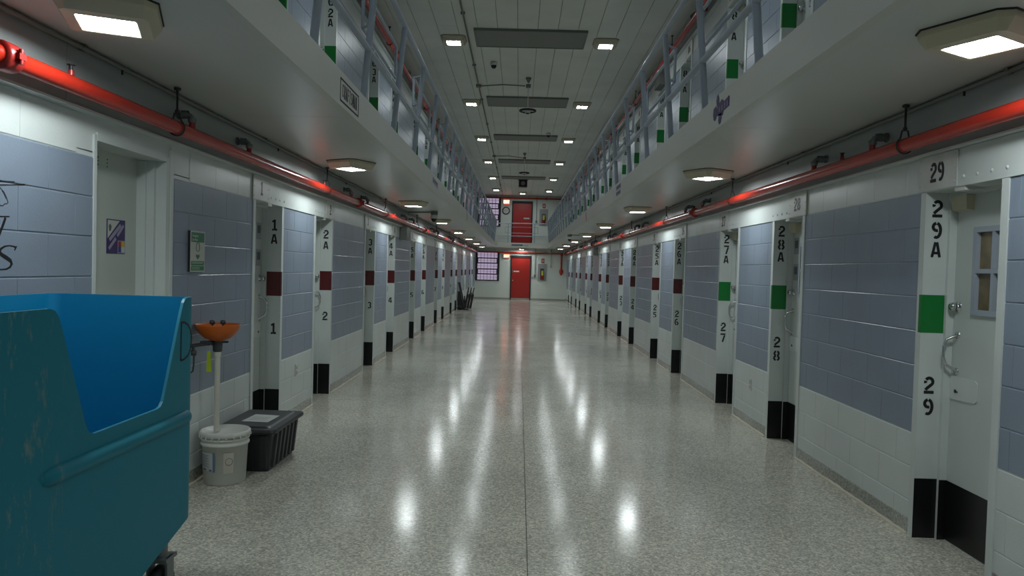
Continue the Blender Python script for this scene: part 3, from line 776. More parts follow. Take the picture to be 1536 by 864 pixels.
MB().tube([(-.895, YB+.02, ZC-.024), (-.895, YE-.02, ZC-.024)], .0135, 10).obj('tube', conduit_m, root)
PEND = ((13.75, 14.35), (22.6, 23.2))
for (py, jy) in PEND:
    MB().box(-.945, -.845, jy-.05, jy+.05, ZC-.05, ZC-.003).obj('junction_box', conduit_m, root)
    MB().tube([(-.85, jy, ZC-.025), (-.4, jy-.25, ZC-.05), (.02, py, 4.985)], .0115, 8).obj('branch_tube', conduit_m, root)
s = MB()
for k in range(12): s.box(-.925, -.865, 5.1+2.6*k-.01, 5.1+2.6*k+.01, ZC-.038, ZC-.003)
s.obj('straps', conduit_m, root, kind='stuff')
for i, (py, jy) in enumerate(PEND):
    o = thing('pendant_detector', ['ring pendant on a thin rod from the high ceiling, nearer one', 'ring pendant on a thin rod from the high ceiling, farther one'][i], 'pendant', (.083, py, ZC))
    MB().lathe([(0,ZC),(.055,ZC),(.05,ZC-.025),(.018,ZC-.09),(.010,ZC-.095)], (.083, py, 0), 16).obj('canopy', conduit_m, o)
    MB().box(.083-.045, .083+.045, py-.04, py+.04, 4.955, 5.015).obj('junction_box', conduit_m, o)
    MB().tube([(.083, py, ZC-.05), (.083, py, 4.53)], .009, 8).obj('rod', plate_m, o)
    r = MB(); R, t = .145, .02
    pts = [(R*math.cos(a), R*math.sin(a)) for a in [2*math.pi*j/32 for j in range(33)]]
    r.tube([(.083+p[0], py+p[1], 4.52) for p in pts], t, 8, cap=False); r.obj('ring', black_matte, o)
    MB().lathe([(.01,4.55),(.05,4.545),(.075,4.52),(.05,4.49),(.03,4.475),(0,4.475)], (.083, py, 0), 18).obj('hub', plate_m, o)
    s = MB()
    for a in range(3):
        t = 2*math.pi*a/3+.4; s.tube([(.083+.06*math.cos(t), py+.06*math.sin(t), 4.52), (.083+.14*math.cos(t), py+.14*math.sin(t), 4.52)], .006, 6)
    s.obj('spokes', plate_m, o, kind='stuff')
    MB().lathe([(.035,4.476),(.03,4.46),(0,4.458)], (.083, py, 0), 14).obj('sensor', black_m, o)
for i, (x, y) in enumerate(((-.54, 12.75), (.685, 19.2))):
    o = thing('dome_camera', ['small dome camera on the high ceiling left of the first grey panels', 'small dome camera on the high ceiling right of the third grey panel'][i], 'camera', (x, y, ZC))
    MB().lathe([(0,ZC),(.052,ZC),(.062,ZC-.02),(.062,ZC-.05),(.05,ZC-.065)], (x, y, 0), 18).obj('camera_body', plate_m, o)
    MB().lathe([(.048,ZC-.062),(.046,ZC-.085),(.03,ZC-.11),(0,ZC-.12)], (x, y, 0), 18).obj('dome', black_m, o)
for i, (a, b) in enumerate(((6.70, 7.52), (10.97, 11.79), (15.24, 16.06), (19.52, 20.24), (23.90, 24.62), (28.2, 28.95))):
    o = thing('ceiling_panel', 'wide flat grey panel set across the high ceiling, %s' % ('out of view above' if i == 0 else ORD[i-1]+' in view'), 'panel', (.08, (a+b)/2, ZC), group='grey panels across the high ceiling')
    MB().box(-.755, .915, a+.03, b-.03, ZC-.035, ZC).obj('panel_face', panelgrey, o)
    t = MB(); t.box(-.785, -.755, a, b, ZC-.04, ZC); t.box(.915, .945, a, b, ZC-.04, ZC); t.box(-.755, .915, a, a+.03, ZC-.04, ZC); t.box(-.755, .915, b-.03, b, ZC-.04, ZC)
    t.obj('panel_rim', conduit_m, o)
o = thing('loudspeaker', 'black box loudspeaker hanging from the ceiling near the far end', 'speaker', (.07, 29.2, ZC))
MB().box(-.10, .24, 29.2, 29.45, 4.84, 5.13).obj('cabinet', black_m, o); MB().lathe([(0,-.012),(.05,-.012),(.075,-.02),(.085,-.006),(.085,0)], (.07, 29.2, 4.985), 18, 'Y').obj('cone', conduit_m, o)
MB().box(-.14, .28, 29.25, 29.40, 5.12, ZC).obj('bracket', black_m, o)

# boxes under the beams
for i, (X, q, y, z0, z1, lab) in enumerate(((XL, -1, 13.15, 2.0, 2.225, 'grey electrical box beside left door five'), (XR, 1, 21.75, 2.0, 2.225, 'grey electrical box between right doors twenty and twenty-one'), (XR, 1, 12.1, 4.66, 4.83, 'grey electrical box on the upper right wall'))):
    o = thing('electrical_box', lab, 'box', (X, y, z0))
    xs = sorted((X-q*.012, X-q*.12)); MB().box(xs[0], xs[1], y, y+.45, z0, z1).obj('box_body', conduit_m, o)
    xs = sorted((X-q*.01, X-q*.13)); MB().box(xs[0], xs[1], y-.008, y, z0-.006, z1+.006).obj('box_cover', conduit_m, o)
for i, (X, q, y, z) in enumerate(((XL, -1, 7.13, .455), (XR, 1, 7.27, .42))):
    o = thing('wall_outlet', ['white outlet on the lower white wall between left doors 1 and 2', 'white outlet on the lower white wall between right doors 27 and 28'][i], 'outlet', (X, y, z))
    xs = sorted((X, X-q*.008)); MB().box(xs[0], xs[1], y-.037, y+.037, z-.058, z+.058).obj('cover_plate', plate_m, o)
    m2 = MB(); xs = sorted((X-q*.008, X-q*.010)); m2.box(xs[0], xs[1], y-.015, y+.015, z+.010, z+.040); m2.box(xs[0], xs[1], y-.015, y+.015, z-.040, z-.010); m2.obj('sockets', card_m, o, kind='stuff')

# ------------------------------------------------------------------ end-wall fittings
exit_m = mat('exit_red', (.8,.12,.05), .4, em=(1.0,.10,.035), es=1.6); exit_w = mat('exit_letters', (.9,.5,.4), .4, em=(1.0,.45,.30), es=3.0)
for i, (x0, x1, z0, z1) in enumerate(((-.78, -.47, 2.04, 2.25), (-.86, -.54, 4.68, 4.92))):
    o = thing('exit_sign', ['lit red exit sign beside the lower red door', 'lit red exit sign beside the upper red door'][i], 'sign', (x0, YE, z0))
    MB().box(x0, x1, YE-.06, YE, z0, z1).obj('sign_box', red_cap, o); MB().box(x0+.012, x1-.012, YE-.064, YE-.06, z0+.012, z1-.012).obj('lit_face', exit_m, o)
    for j, ch in enumerate('EXIT'): letter(o, ch, ((x0+x1)/2+(j-1.5)*.066, YE-.0642, z0+.05), '-Y', z1-z0-.10, .95, ma=exit_w)
o = thing('wall_clock', 'round grey wall clock left of the upper red door', 'clock', (-.71, YE, 4.37))
MB().lathe([(.145,-.032),(.15,-.045),(.175,-.05),(.19,-.03),(.19,0)], (-.71, YE, 4.37), 28, 'Y').obj('rim', black_matte, o)
MB().lathe([(0,-.03),(.155,-.03)], (-.71, YE, 4.37), 28, 'Y').obj('face', plate_m, o)
h = MB(); h.box(-.714, -.706, YE-.034, YE-.031, 4.37, 4.47); h.box(-.80, -.71, YE-.034, YE-.031, 4.366, 4.376); h.obj('hands', red_cap, o)
yel = mat('yellow_label', (.50,.52,.05), .5); extred = mat('extinguisher_red', (.35,.012,.012), .35)
cabgl = mat('cabinet_grey', (.28,.29,.27), .45)
for i, (x0, x1, z0, z1, s0) in enumerate(((.94, 1.36, .96, 1.80, (1.10, 1.24, 1.84, 2.06)), (.94, 1.35, 3.68, 4.49, (1.08, 1.22, 4.54, 4.76)))):
    nm = ('lower', 'upper')[i]
    o = thing('extinguisher_cabinet', 'grey fire extinguisher cabinet right of the %s red door' % nm, 'cabinet', (x0, YE, z0))
    f = MB(); f.box(x0, x1, YE-.03, YE, z0, z0+.06); f.box(x0, x1, YE-.03, YE, z1-.22, z1); f.box(x0, x0+.11, YE-.03, YE, z0+.06, z1-.22); f.box(x1-.11, x1, YE-.03, YE, z0+.06, z1-.22); f.obj('cabinet_frame', cabgl, o)
    MB().box(x0+.11, x1-.11, YE-.004, YE, z0+.06, z1-.22).obj('cabinet_back', ink_m, o)
    MB().box(x0+.135, x0+.145, YE-.045, YE-.03, z0+.35, z0+.45).obj('cabinet_handle', chrome, o)
    xm = (x0+x1)/2; e = thing('fire_extinguisher', 'red fire extinguisher with yellow tag in the %s cabinet' % nm, 'extinguisher', (xm, YE-.02, z0+.06))
    MB().lathe([(0,z0+.062),(.06,z0+.065),(.06,z0+.34),(.045,z0+.40),(.02,z0+.42),(.02,z0+.47),(0,z0+.47)], (xm, YE-.066, 0), 16).obj('cylinder', extred, e)
    MB().box(xm-.04, xm+.05, YE-.14, YE-.128, z0+.28, z0+.50).obj('tag', yel, e)
    MB().tube([(xm, YE-.066, z0+.46), (xm+.05, YE-.10, z0+.46), (xm+.07, YE-.11, z0+.35)], .012, 8).obj('hose', black_m, e)
    g = thing('safety_sign', 'small red and white fire sign above the %s extinguisher cabinet' % nm, 'sign', (s0[0], YE, s0[2]))
    MB().box(s0[0], s0[1], YE-.012, YE, s0[2], s0[3]).obj('sign_board', extred, g); MB().box(s0[0]+.045, s0[1]-.045, YE-.014, YE-.012, s0[2]+.05, s0[3]-.05).obj('pictogram', paper_m, g)
o = thing('conduit', 'thin conduit dropping to a switch box right of the lower red door', 'conduit', (.79, YE, 1.2))
MB().tube([(.79, YE-.03, 2.52), (.79, YE-.03, 1.24)], .012, 8).obj('tube', conduit_m, o); MB().box(.74, .84, YE-.05, YE, 1.12, 1.25).obj('switch_box', conduit_m, o); MB().box(.63, .70, YE-.02, YE, 1.06, 1.17).obj('switch_plate', cabgl, o)
o = thing('conduit', 'short thin conduit dropping on the far wall beside the red drop pipe', 'conduit', (1.57, YE, 1.68))
MB().tube([(1.57, YE-.03, 2.52), (1.57, YE-.03, 1.68)], .012, 8).obj('tube', conduit_m, o); MB().box(1.545, 1.595, YE-.05, YE, 1.64, 1.70).obj('end_box', conduit_m, o)
o = thing('conduit', 'thin conduit dropping right of the upper red door', 'conduit', (.79, YE, 3.9))
MB().tube([(.79, YE-.03, 5.1), (.79, YE-.03, 3.80)], .012, 8).obj('tube', conduit_m, o); MB().box(.745, .835, YE-.05, YE, 3.76, 3.92).obj('switch_box', conduit_m, o)

# ------------------------------------------------------------------ signs and decals
purple_m = mat('purple_ink', (.045,.025,.125), .5); green_s = mat('sign_green', (.01,.16,.06), .45); board_m = mat('sign_board', (.50,.51,.46), .5)
lilac_m = mat('lilac_print', (.30,.27,.38), .5); yellow_m = mat('yellow_ink', (.55,.40,.03), .5); blue_m = mat('blue_ink', (.03,.04,.22), .5); redink_m = mat('red_ink', (.30,.02,.02), .5)
# framed word on the left kerb
o = thing('fascia_sign', 'framed word CRAFTSMAN painted in black on the left walkway kerb', 'sign', (FL, 4.9, 2.645))
f = MB(); t = .012; a, b, z0, z1 = 4.64, 5.165, 2.568, 2.720
f.box(FL, FL+.0015, a, b, z0, z0+t); f.box(FL, FL+.0015, a, b, z1-t, z1); f.box(FL, FL+.0015, a, a+t, z0+t, z1-t); f.box(FL, FL+.0015, b-t, b, z0+t, z1-t); f.obj('frame', stencil_m, o)
wd = 'CRAFTSMAN'
for i, ch in enumerate(wd): letter(o, ch, (FL+.0004, a+.05+(b-a-.10)*(i+.5)/len(wd), 2.602), '+X', .092, .50, t=.10)
# purple cut-out emblem on the right kerb
o = thing('fascia_emblem', 'dark purple cut-out emblem with a bar across it on the right kerb', 'sign', (FR, 4.97, 2.65))
def poly_x(name, pts, x, t, ma, root, q): MB().prism(pts, 'X', *sorted((x, x-q*t))).obj(name, ma, root)
poly_x('upper_lobe', [(5.085,2.695),(5.10,2.735),(5.085,2.764),(5.055,2.770),(5.03,2.74),(5.025,2.705),(5.045,2.682)], FR, .002, purple_m, o, 1)
poly_x('lower_lobe', [(5.03,2.625),(5.035,2.58),(5.01,2.552),(4.975,2.556),(4.955,2.59),(4.96,2.625)], FR, .002, purple_m, o, 1)
poly_x('side_lobe', [(5.165,2.69),(5.175,2.65),(5.155,2.61),(5.115,2.598),(5.085,2.615),(5.08,2.67),(5.10,2.70)], FR, .002, purple_m, o, 1)
poly_x('middle_plate', [(5.07,2.685),(5.07,2.62),(4.93,2.60),(4.91,2.63),(4.92,2.70),(4.96,2.715)], FR, .002, purple_m, o, 1)
poly_x('cross_bar', [(5.05,2.672),(5.05,2.622),(4.785,2.632),(4.785,2.698)], FR, .004, purple_m, o, 1)
for i in range(4):
    y = 5.01-.062*i; poly_x('pale_mark', [(y,2.638),(y-.012,2.638),(y-.012,2.672),(y,2.672)], FR, .0048, lilac_m, o, 1)
# faded prints farther along the kerbs
o = thing('fascia_print', 'faded purple print on the left kerb beyond the framed word', 'sign', (FL, 9.9, 2.66))
poly_x('print_patch', [(9.60,2.64),(10.2,2.615),(10.2,2.695),(9.60,2.715)], FL, .0015, lilac_m, o, -1)
for i in range(4): poly_x('print_mark', [(9.66+.13*i,2.655),(9.73+.13*i,2.655),(9.73+.13*i,2.69),(9.66+.13*i,2.69)], FL, .0025, purple_m, o, -1)
o = thing('fascia_print', 'faded purple two-line print on the right kerb', 'sign', (FR, 10.05, 2.65))
for j, (z0, z1) in enumerate(((2.665, 2.73), (2.585, 2.645))):
    poly_x('print_patch', [(9.85,z0),(10.3,z0),(10.3,z1),(9.85,z1)], FR, .0015, lilac_m, o, 1)
    for i in range(3): poly_x('print_mark', [(9.90+.13*i,z0+.012),(9.98+.13*i,z0+.012),(9.98+.13*i,z1-.012),(9.90+.13*i,z1-.012)], FR, .0025, purple_m, o, 1)
o = thing('fascia_print', 'narrow dark brown figure painted on the right kerb farther off', 'sign', (FR, 14.9, 2.63))
poly_x('figure', [(15.02,2.735),(14.92,2.735),(14.78,2.56),(14.86,2.545)], FR, .0015, mat('brown_ink', (.15,.10,.08), .5), o, 1)
o = thing('fascia_print', 'narrow dark brown figure painted on the left kerb farther off', 'sign', (FL, 15.9, 2.63))
poly_x('figure', [(15.75,2.72),(15.85,2.735),(16.02,2.57),(15.93,2.56)], FL, .0015, MATS['brown_ink'], o, -1)
o = thing('fascia_print', 'blue grey word painted on the kerb of the far bridge', 'sign', (.05, BY, 2.66))
MB().box(-.39, .16, BY-.002, BY, 2.625, 2.705).obj('word', mat('blue_grey_ink', (.13,.17,.21), .5), o); MB().box(.20, .40, BY-.002, BY, 2.625, 2.675).obj('small_word', mat('pale_grey_ink', (.33,.36,.37), .5), o)
# hazard sign on the utility door
JX = XL-.155
o = thing('hazard_sign', 'purple and white hazard sign with a small colour chart on the utility door', 'sign', (JX, 4.2, 1.64))
a, b, z0, z1 = 4.075, 4.265, 1.545, 1.742
MB().box(JX, JX+.002, a, b, z0, z1).obj('sign_board', purple_m, o)
poly_x('white_corner', [(a+.008,1.632),(a+.008,z1-.006),(4.205,z1-.006)], JX+.002, .001, board_m, o, -1)
def band(name, p, q2, wd, ma):
    p, q2 = Vector(p), Vector(q2); d = (q2-p).normalized(); n = Vector((-d.y, d.x))*wd/2
    poly_x(name, [tuple(p+n), tuple(q2+n), tuple(q2-n), tuple(p-n)], JX+.003, .001, ma, o, -1)
band('diagonal_words', (4.100,1.622), (4.215,1.712), .022, lilac_m); band('diagonal_words', (4.095,1.572), (4.165,1.634), .020, lilac_m); band('diagonal_words', (4.18,1.648), (4.245,1.712), .018, lilac_m)
poly_x('chart_border', [(4.188,1.548),(4.262,1.548),(4.262,1.622),(4.188,1.622)], JX+.002, .001, lilac_m, o, -1)
for k, (ya, yb, za, zb, mm) in enumerate(((4.194,4.222,1.586,1.617,redink_m),(4.222,4.257,1.586,1.617,yellow_m),(4.194,4.222,1.553,1.586,blue_m),(4.222,4.257,1.553,1.586,paper_m))): poly_x('chart_square', [(ya,za),(yb,za),(yb,zb),(ya,zb)], JX+.003, .001, mm, o, -1)
poly_x('emblem', [(4.092,1.705),(4.108,1.715),(4.12,1.70),(4.112,1.675),(4.098,1.672)], JX+.003, .001, ink_m, o, -1)
# eyewash sign
o = thing('eyewash_sign', 'green and white emergency eye wash sign on the lavender wall', 'sign', (XL, 4.86, 1.58))
a, b, z0, z1 = 4.752, 4.968, 1.442, 1.716
SX = XL+.016
MB().box(XL, SX, a, b, z0, z1).obj('sign_board', board_m, o)
MB().box(XL, SX-.002, a-.004, a, z0, z1).obj('board_edge', black_matte, o)
def sgn(name, ya, yb, za, zb, ma=green_s, k=1): MB().box(SX, SX+.0012*k, ya, yb, za, zb).obj(name, ma, o)
sgn('header_panel', a+.012, b-.012, z1-.075, z1-.010); sgn('footer_panel', a+.010, b-.012, z0+.042, z0+.072); sgn('footer_panel', a+.010, b-.012, z0+.008, z0+.038)
letter(o, 'Emergency', (SX+.0013, a+.068, z1-.040), '+X', .017, .85, False, 0, paper_m); letter(o, 'Eye Wash', (SX+.0013, a+.060, z1-.066), '+X', .017, .85, False, 0, paper_m)
ym = (a+b)/2
st = MB(); pts = [(SX+.001, ym+.026*math.cos(t), 1.605+.030*math.sin(t)*(1.2 if math.sin(t) > 0 else .9)) for t in [2*math.pi*j/20 for j in range(21)]]; st.tube(pts, .002, 5, cap=False); st.obj('head_outline', green_s, o)
poly_x('drop_symbol', [(ym-.028,1.546),(ym,1.524),(ym+.028,1.546),(ym+.022,1.560),(ym,1.553),(ym-.022,1.560)], SX, .0012, green_s, o, -1)
for zz in (1.497, 1.505): sgn('small_print', a+.02, b-.03, zz, zz+.003, board_m, 1.6)
for zz in (1.468, 1.459): sgn('small_print', a+.02, b-.08, zz, zz+.003, board_m, 1.6)
# painted mural at the left edge
o = thing('wall_mural', 'black painted lettering and hat drawing on the near left wall', 'mural', (XL, 3.0, 1.65))
def stroke(name, pts, ws, x=XL+.0008):
    pts = [Vector(p) for p in pts]; L, R = [], []
    for i, p in enumerate(pts):
        d = (pts[min(i+1, len(pts)-1)]-pts[max(i-1, 0)]).normalized(); n = Vector((-d.y, d.x)); wdt = ws[i] if isinstance(ws, (list, tuple)) else ws
        L.append(p+n*wdt/2); R.append(p-n*wdt/2)
    n = len(pts); vs = [(XL-.001, p.x, p.y) for p in L+R]+[(x, p.x, p.y) for p in L+R]
    fs = []
    for i in range(n-1): fs += [(2*n+i, 2*n+i+1, 3*n+i+1, 3*n+i), (i, i+1, 2*n+i+1, 2*n+i), (n+i, n+i+1, 3*n+i+1, 3*n+i)]
    MB().add(vs, fs).obj(name, stencil_m, o)
stroke('hat_line', [(2.80,1.835),(2.95,1.832),(3.02,1.830),(3.108,1.837)], .0045)
stroke('hat_line', [(2.78,1.812),(2.95,1.812),(3.02,1.813),(3.10,1.823),(3.172,1.833)], [.004,.005,.005,.005,.007])
stroke('face_line', [(3.00,1.812),(3.021,1.801),(3.044,1.786),(3.058,1.766),(3.069,1.744),(3.060,1.738),(3.050,1.737),(3.037,1.727),(3.021,1.728),(2.99,1.733)], .0035)
stroke('face_line', [(3.030,1.792),(3.046,1.775),(3.056,1.758)], .0025)
stroke('letter_stem', [(3.054,1.678),(3.040,1.648),(3.018,1.605),(2.99,1.56)], [.013,.013,.013,.012])
stroke('letter_serif', [(3.005,1.681),(3.04,1.682),(3.078,1.685)], .0055)
S = [(3.120,1.553),(3.104,1.558),(3.078,1.5605),(3.050,1.556),(3.028,1.545),(3.022,1.531),(3.036,1.519),(3.062,1.508),(3.086,1.496),(3.094,1.482),(3.084,1.468),(3.060,1.4595),(3.030,1.458),(3.000,1.464),(2.985,1.474)]
stroke('letter_s', S, [.011,.006,.005,.007,.011,.014,.017,.018,.017,.014,.010,.006,.005,.006,.010])
stroke('letter_serif', [(3.124,1.560),(3.118,1.550),(3.110,1.541)], .005)

# ------------------------------------------------------------------ laundry cart
bin_out = mat('cart_plastic_outside', (.007,.185,.255), .45, spec=.25); bin_in = mat('cart_plastic_inside', (.006,.24,.47), .38)
N_, L_, b_ = nodes(bin_out)
g = nd(bin_out, 'ShaderNodeNewGeometry'); mp = nd(bin_out, 'ShaderNodeMapping'); mp.inputs['Scale'].default_value = (5, 13, 4.5); L_.new(g.outputs['Position'], mp.inputs[0])
n1 = nd(bin_out, 'ShaderNodeTexNoise'); n1.inputs['Scale'].default_value = 1.6; n1.inputs['Detail'].default_value = 9; n1.inputs['Roughness'].default_value = .72; L_.new(mp.outputs[0], n1.inputs[0])
cr_ = nd(bin_out, 'ShaderNodeValToRGB'); cr_.color_ramp.elements[0].position = .56; cr_.color_ramp.elements[0].color = (0,0,0,1); cr_.color_ramp.elements[1].position = .68; cr_.color_ramp.elements[1].color = (.7,.7,.7,1); L_.new(n1.outputs[0], cr_.inputs[0])
sp = nd(bin_out, 'ShaderNodeSeparateXYZ'); L_.new(g.outputs['Position'], sp.inputs[0])
mr = nd(bin_out, 'ShaderNodeMapRange'); mr.inputs['From Min'].default_value = 2.35; mr.inputs['From Max'].default_value = 2.10; L_.new(sp.outputs[1], mr.inputs['Value'])
mu = nd(bin_out, 'ShaderNodeMath', operation='MULTIPLY'); L_.new(cr_.outputs[0], mu.inputs[0]); L_.new(mr.outputs[0], mu.inputs[1])
mx = nd(bin_out, 'ShaderNodeMix', data_type='RGBA'); mx.inputs['A'].default_value = (.007,.185,.255,1); mx.inputs['B'].default_value = (.24,.29,.23,1); L_.new(mu.outputs[0], mx.inputs['Factor']); L_.new(mx.outputs['Result'], b_.inputs['Base Color'])
BX0, BX1, BY0, BY1 = -2.09, -1.44, 1.42, 3.203
cart = thing('laundry_cart', 'big blue plastic laundry cart with a notched side and letter D', 'cart', ((BX0+BX1)/2, (BY0+BY1)/2, 0))
RIM = [(3.30,1.356),(3.125,1.356),(3.105,1.350),(3.090,1.335),(3.078,1.31),(3.06,1.27),(2.935,.965),(2.922,.938),(2.905,.922),(2.88,.916),(2.45,.916),(2.425,.922),(2.408,.936),(2.395,.96),(2.262,1.30),(2.248,1.33),(2.230,1.350),(2.205,1.358),(1.30,1.358)]
def rim(y):
    for (a, za), (b, zb) in zip(RIM[:-1], RIM[1:]):
        if b <= y <= a: return zb+(za-zb)*(y-b)/(a-b)
    return 1.358
def bot(y):
    d = min(BY1-y, y-BY0); return .385-.25*min(d, .72)
def perim(ins):
    x0, x1, y0, y1 = BX0+ins, BX1-ins, BY0+ins, BY1-ins; r = .045; pts = []
    def arc(cx, cy, a0): return [(cx+r*math.cos(a0+i*R90/5), cy+r*math.sin(a0+i*R90/5)) for i in range(6)]
    ysamp = sorted(set([y for y, z in RIM if y0+r < y < y1-r]+[y0+r+(y1-y0-2*r)*i/60 for i in range(1, 60)]))
    pts += arc(x1-r, y1-r, 0); pts += arc(x0+r, y1-r, R90)
    pts += [(x0, y) for y in reversed(ysamp)]
    pts += arc(x0+r, y0+r, 2*R90); pts += arc(x1-r, y0+r, 3*R90)
    pts += [(x1, y) for y in ysamp]
    return pts
po, pi_ = perim(0), perim(.012)
def ztop(p): return rim(p[1]) if p[0] > (BX0+BX1)/2 else 1.356
n = len(po)
vo = [(p[0], p[1], ztop(p)) for p in po]+[(p[0], p[1], bot(p[1])) for p in po]
mbo = MB().add(vo, [(i, (i+1) % n, n+(i+1) % n, n+i) for i in range(n)], True)
mbo.obj('shell', bin_out, cart)
mbo = MB(); mbo.add([(p[0], p[1], ztop(p)) for p in po]+[(p[0], p[1], ztop(p)) for p in pi_], [(i, (i+1) % n, n+(i+1) % n, n+i) for i in range(n)])
rim_m = mat('cart_rim', (.03,.23,.33), .4)
mbo.obj('rim_edge', rim_m, cart)
vi = [(p[0], p[1], ztop(p)) for p in pi_]+[(p[0], p[1], bot(p[1])+.015) for p in pi_]
mbi = MB().add(vi, [(i, (i+1) % n, n+(i+1) % n, n+i) for i in range(n)], True); mbi.obj('liner', bin_in, cart)
fm = MB(); ysl = [BY0+.01, BY0+.4, BY0+.72, BY1-.72, BY1-.4, BY1-.01]
fm.add([(x, y, bot(y)+.016) for y in ysl for x in (BX0+.012, BX1-.012)]+[(x, y, bot(y)+.001) for y in ysl for x in (BX0+.012, BX1-.012)], [(2*i, 2*i+1, 2*i+3, 2*i+2) for i in range(5)]+[(12+2*i, 12+2*i+1, 12+2*i+3, 12+2*i+2) for i in range(5)]); fm.obj('bottom', bin_in, cart)
rb = MB(); yr = [3.165, 3.16, 3.145, 3.12]+[3.12-.05*i for i in range(1, 18)]+[2.24, 2.20, 2.178, 2.165]
rr_ = [.012, .024, .031, .034]+[.034]*17+[.034, .030, .022, .006]
rb.tube([(BX1-.012, y, .832) for y in yr], .034, 16, rr=rr_); rb.obj('side_rib', bin_out, cart)
def dstroke(pts, wdt):
    pts = [Vector(p) for p in pts]; L, R = [], []
    for i, p in enumerate(pts):
        d = (pts[min(i+1, len(pts)-1)]-pts[max(i-1, 0)]).normalized(); nn = Vector((-d.y, d.x)); L.append(p+nn*wdt/2); R.append(p-nn*wdt/2)
    k = len(pts); MB().add([(BX1+.0008, p.x, p.y) for p in L+R], [(i, i+1, k+i+1, k+i) for i in range(k-1)]).obj('letter_d', stencil_m, cart)
dstroke([(3.072,1.252),(3.072,1.17),(3.071,1.086)], .011)
dstroke([(3.070,1.251),(3.10,1.250),(3.135,1.236),(3.16,1.21),(3.170,1.170),(3.162,1.128),(3.138,1.102),(3.10,1.089),(3.069,1.088)], .010)
for (cx, cy) in ((-1.515, 3.07), (-2.0, 3.07), (-1.515, 1.56), (-2.0, 1.56)):
    w_ = MB().lathe([(.02,-.022),(.09,-.022),(.10,-.012),(.10,.012),(.09,.022),(.02,.022)], (cx, cy, .10), 20, 'X').obj('wheel', black_matte, cart)
    MB().lathe([(.0,-.026),(.05,-.026),(.05,.026),(0,.026)], (cx, cy, .10), 14, 'X').obj('hub', grey_fit, cart)
    fk = MB(); fk.box(cx-.045, cx-.036, cy-.03, cy+.03, .09, .24); fk.box(cx+.036, cx+.045, cy-.03, cy+.03, .09, .24); fk.box(cx-.05, cx+.05, cy-.05, cy+.05, .225, .24); fk.tube([(cx, cy, .23), (cx, cy, bot(cy)+.01)], .03, 10); fk.obj('fork', grey_fit, cart)

# ------------------------------------------------------------------ white bucket with lid
pail_m = mat('white_pail', (.66,.67,.62), .42); vary(pail_m, 6, .06, 'Object')
bk = thing('bucket', 'white lidded plastic pail on the floor with a pipe through its lid', 'bucket', (-1.998, 4.94, 0)); bx, by = -1.998, 4.94
MB().lathe([(0,.001),(.132,.001),(.137,.006),(.149,.262),(.158,.264),(.160,.272),(.158,.280),(.150,.283),(.152,.300),(.160,.302),(.161,.312),(.153,.315),(.154,.330)], (bx, by, 0), 40).obj('pail_body', pail_m, bk)
MB().lathe([(.156,.322),(.165,.324),(.166,.352),(.160,.358),(.150,.357),(.145,.346),(.0,.345)], (bx, by, 0), 40).obj('lid', pail_m, bk)
lt = MB()
for j in range(22):
    t = 2*math.pi*j/22; lt.box(bx+.1655*math.cos(t)-.004, bx+.1655*math.cos(t)+.004, by+.1655*math.sin(t)-.004, by+.1655*math.sin(t)+.004, .318, .336)
lt.obj('lid_tabs', pail_m, bk, kind='stuff')
def pail_label(name, a0, a1, z0, z1, ma, e=.0012):
    def r(z): return .137+(.149-.137)*z/.262+e
    vs, fs = [], []; k = 10
    for i in range(k+1):
        t = math.radians(a0+(a1-a0)*i/k)
        for z in (z0, z1): vs.append((bx+r(z)*math.cos(t), by+r(z)*math.sin(t), z))
    fs = [(2*i, 2*i+2, 2*i+3, 2*i+1) for i in range(k)]
    MB().add(vs, fs, True).obj(name, ma, bk)
lab_m = mat('pail_label', (.50,.52,.52), .5); blue_l = mat('label_blue', (.10,.19,.30), .5)
pail_label('paper_label', -168, -96, .10, .225, lab_m); pail_label('label_stripe', -100, -94, .095, .228, blue_l, .002); pail_label('label_patch', -168, -152, .155, .18, blue_l, .002)
for i in range(9): pail_label('label_print', -160+(i % 3)*3, -112-(i % 2)*7, .128+.0095*i, .131+.0095*i, ink_m, .0018)
pail_label('label_logo', -138, -122, .104, .113, ink_m, .002); pail_label('label_logo', -112, -103, .100, .112, blue_l, .002)
pail_label('warning_label', -72, -46, .085, .225, mat('warning_cream', (.55,.52,.44), .5))
cc = MB(); pts = []
for j in range(17):
    t = 2*math.pi*j/16; aa = math.radians(-58)+.16*math.cos(t); pts.append((bx+.1465*math.cos(aa), by+.1465*math.sin(aa), .165+.024*math.sin(t)))
cc.tube(pts, .0015, 5, cap=False); cc.obj('warning_symbol', ink_m, bk)

# ------------------------------------------------------------------ eyewash station
or_m = mat('orange_plastic', (.55,.115,.008), .38); dk_m = mat('dark_grey_plastic', (.045,.05,.05), .5); pvc_m = mat('pvc_pipe', (.60,.585,.50), .4); tag_m = mat('lime_tag', (.45,.58,.02), .5)
ex, ey = -2.045, 4.90
ew_ = thing('eyewash_station', 'orange eyewash bowl on a white drain pipe standing in the pail', 'eyewash', (ex, ey, .35))
MB().lathe([(.0,.985),(.05,.99),(.085,1.005),(.118,1.035),(.137,1.072),(.142,1.086),(.146,1.088),(.146,1.082),(.140,1.060),(.120,1.024),(.086,.994),(.05,.978),(.03,.972),(.0,.972)], (ex, ey, 0), 36).obj('bowl', or_m, ew_)
MB().lathe([(0,.985),(.030,.985),(.034,.975),(.030,.905),(.024,.898),(0,.898)], (ex, ey, 0), 20).obj('drain_collar', dk_m, ew_)
MB().tube([(ex, ey, .90), (ex, ey, .865)], .0235, 18).obj('pipe_socket', pvc_m, ew_)
MB().tube([(ex, ey, .87), (ex+.004, ey-.005, .352)], .0185, 18).obj('drain_pipe', pvc_m, ew_)
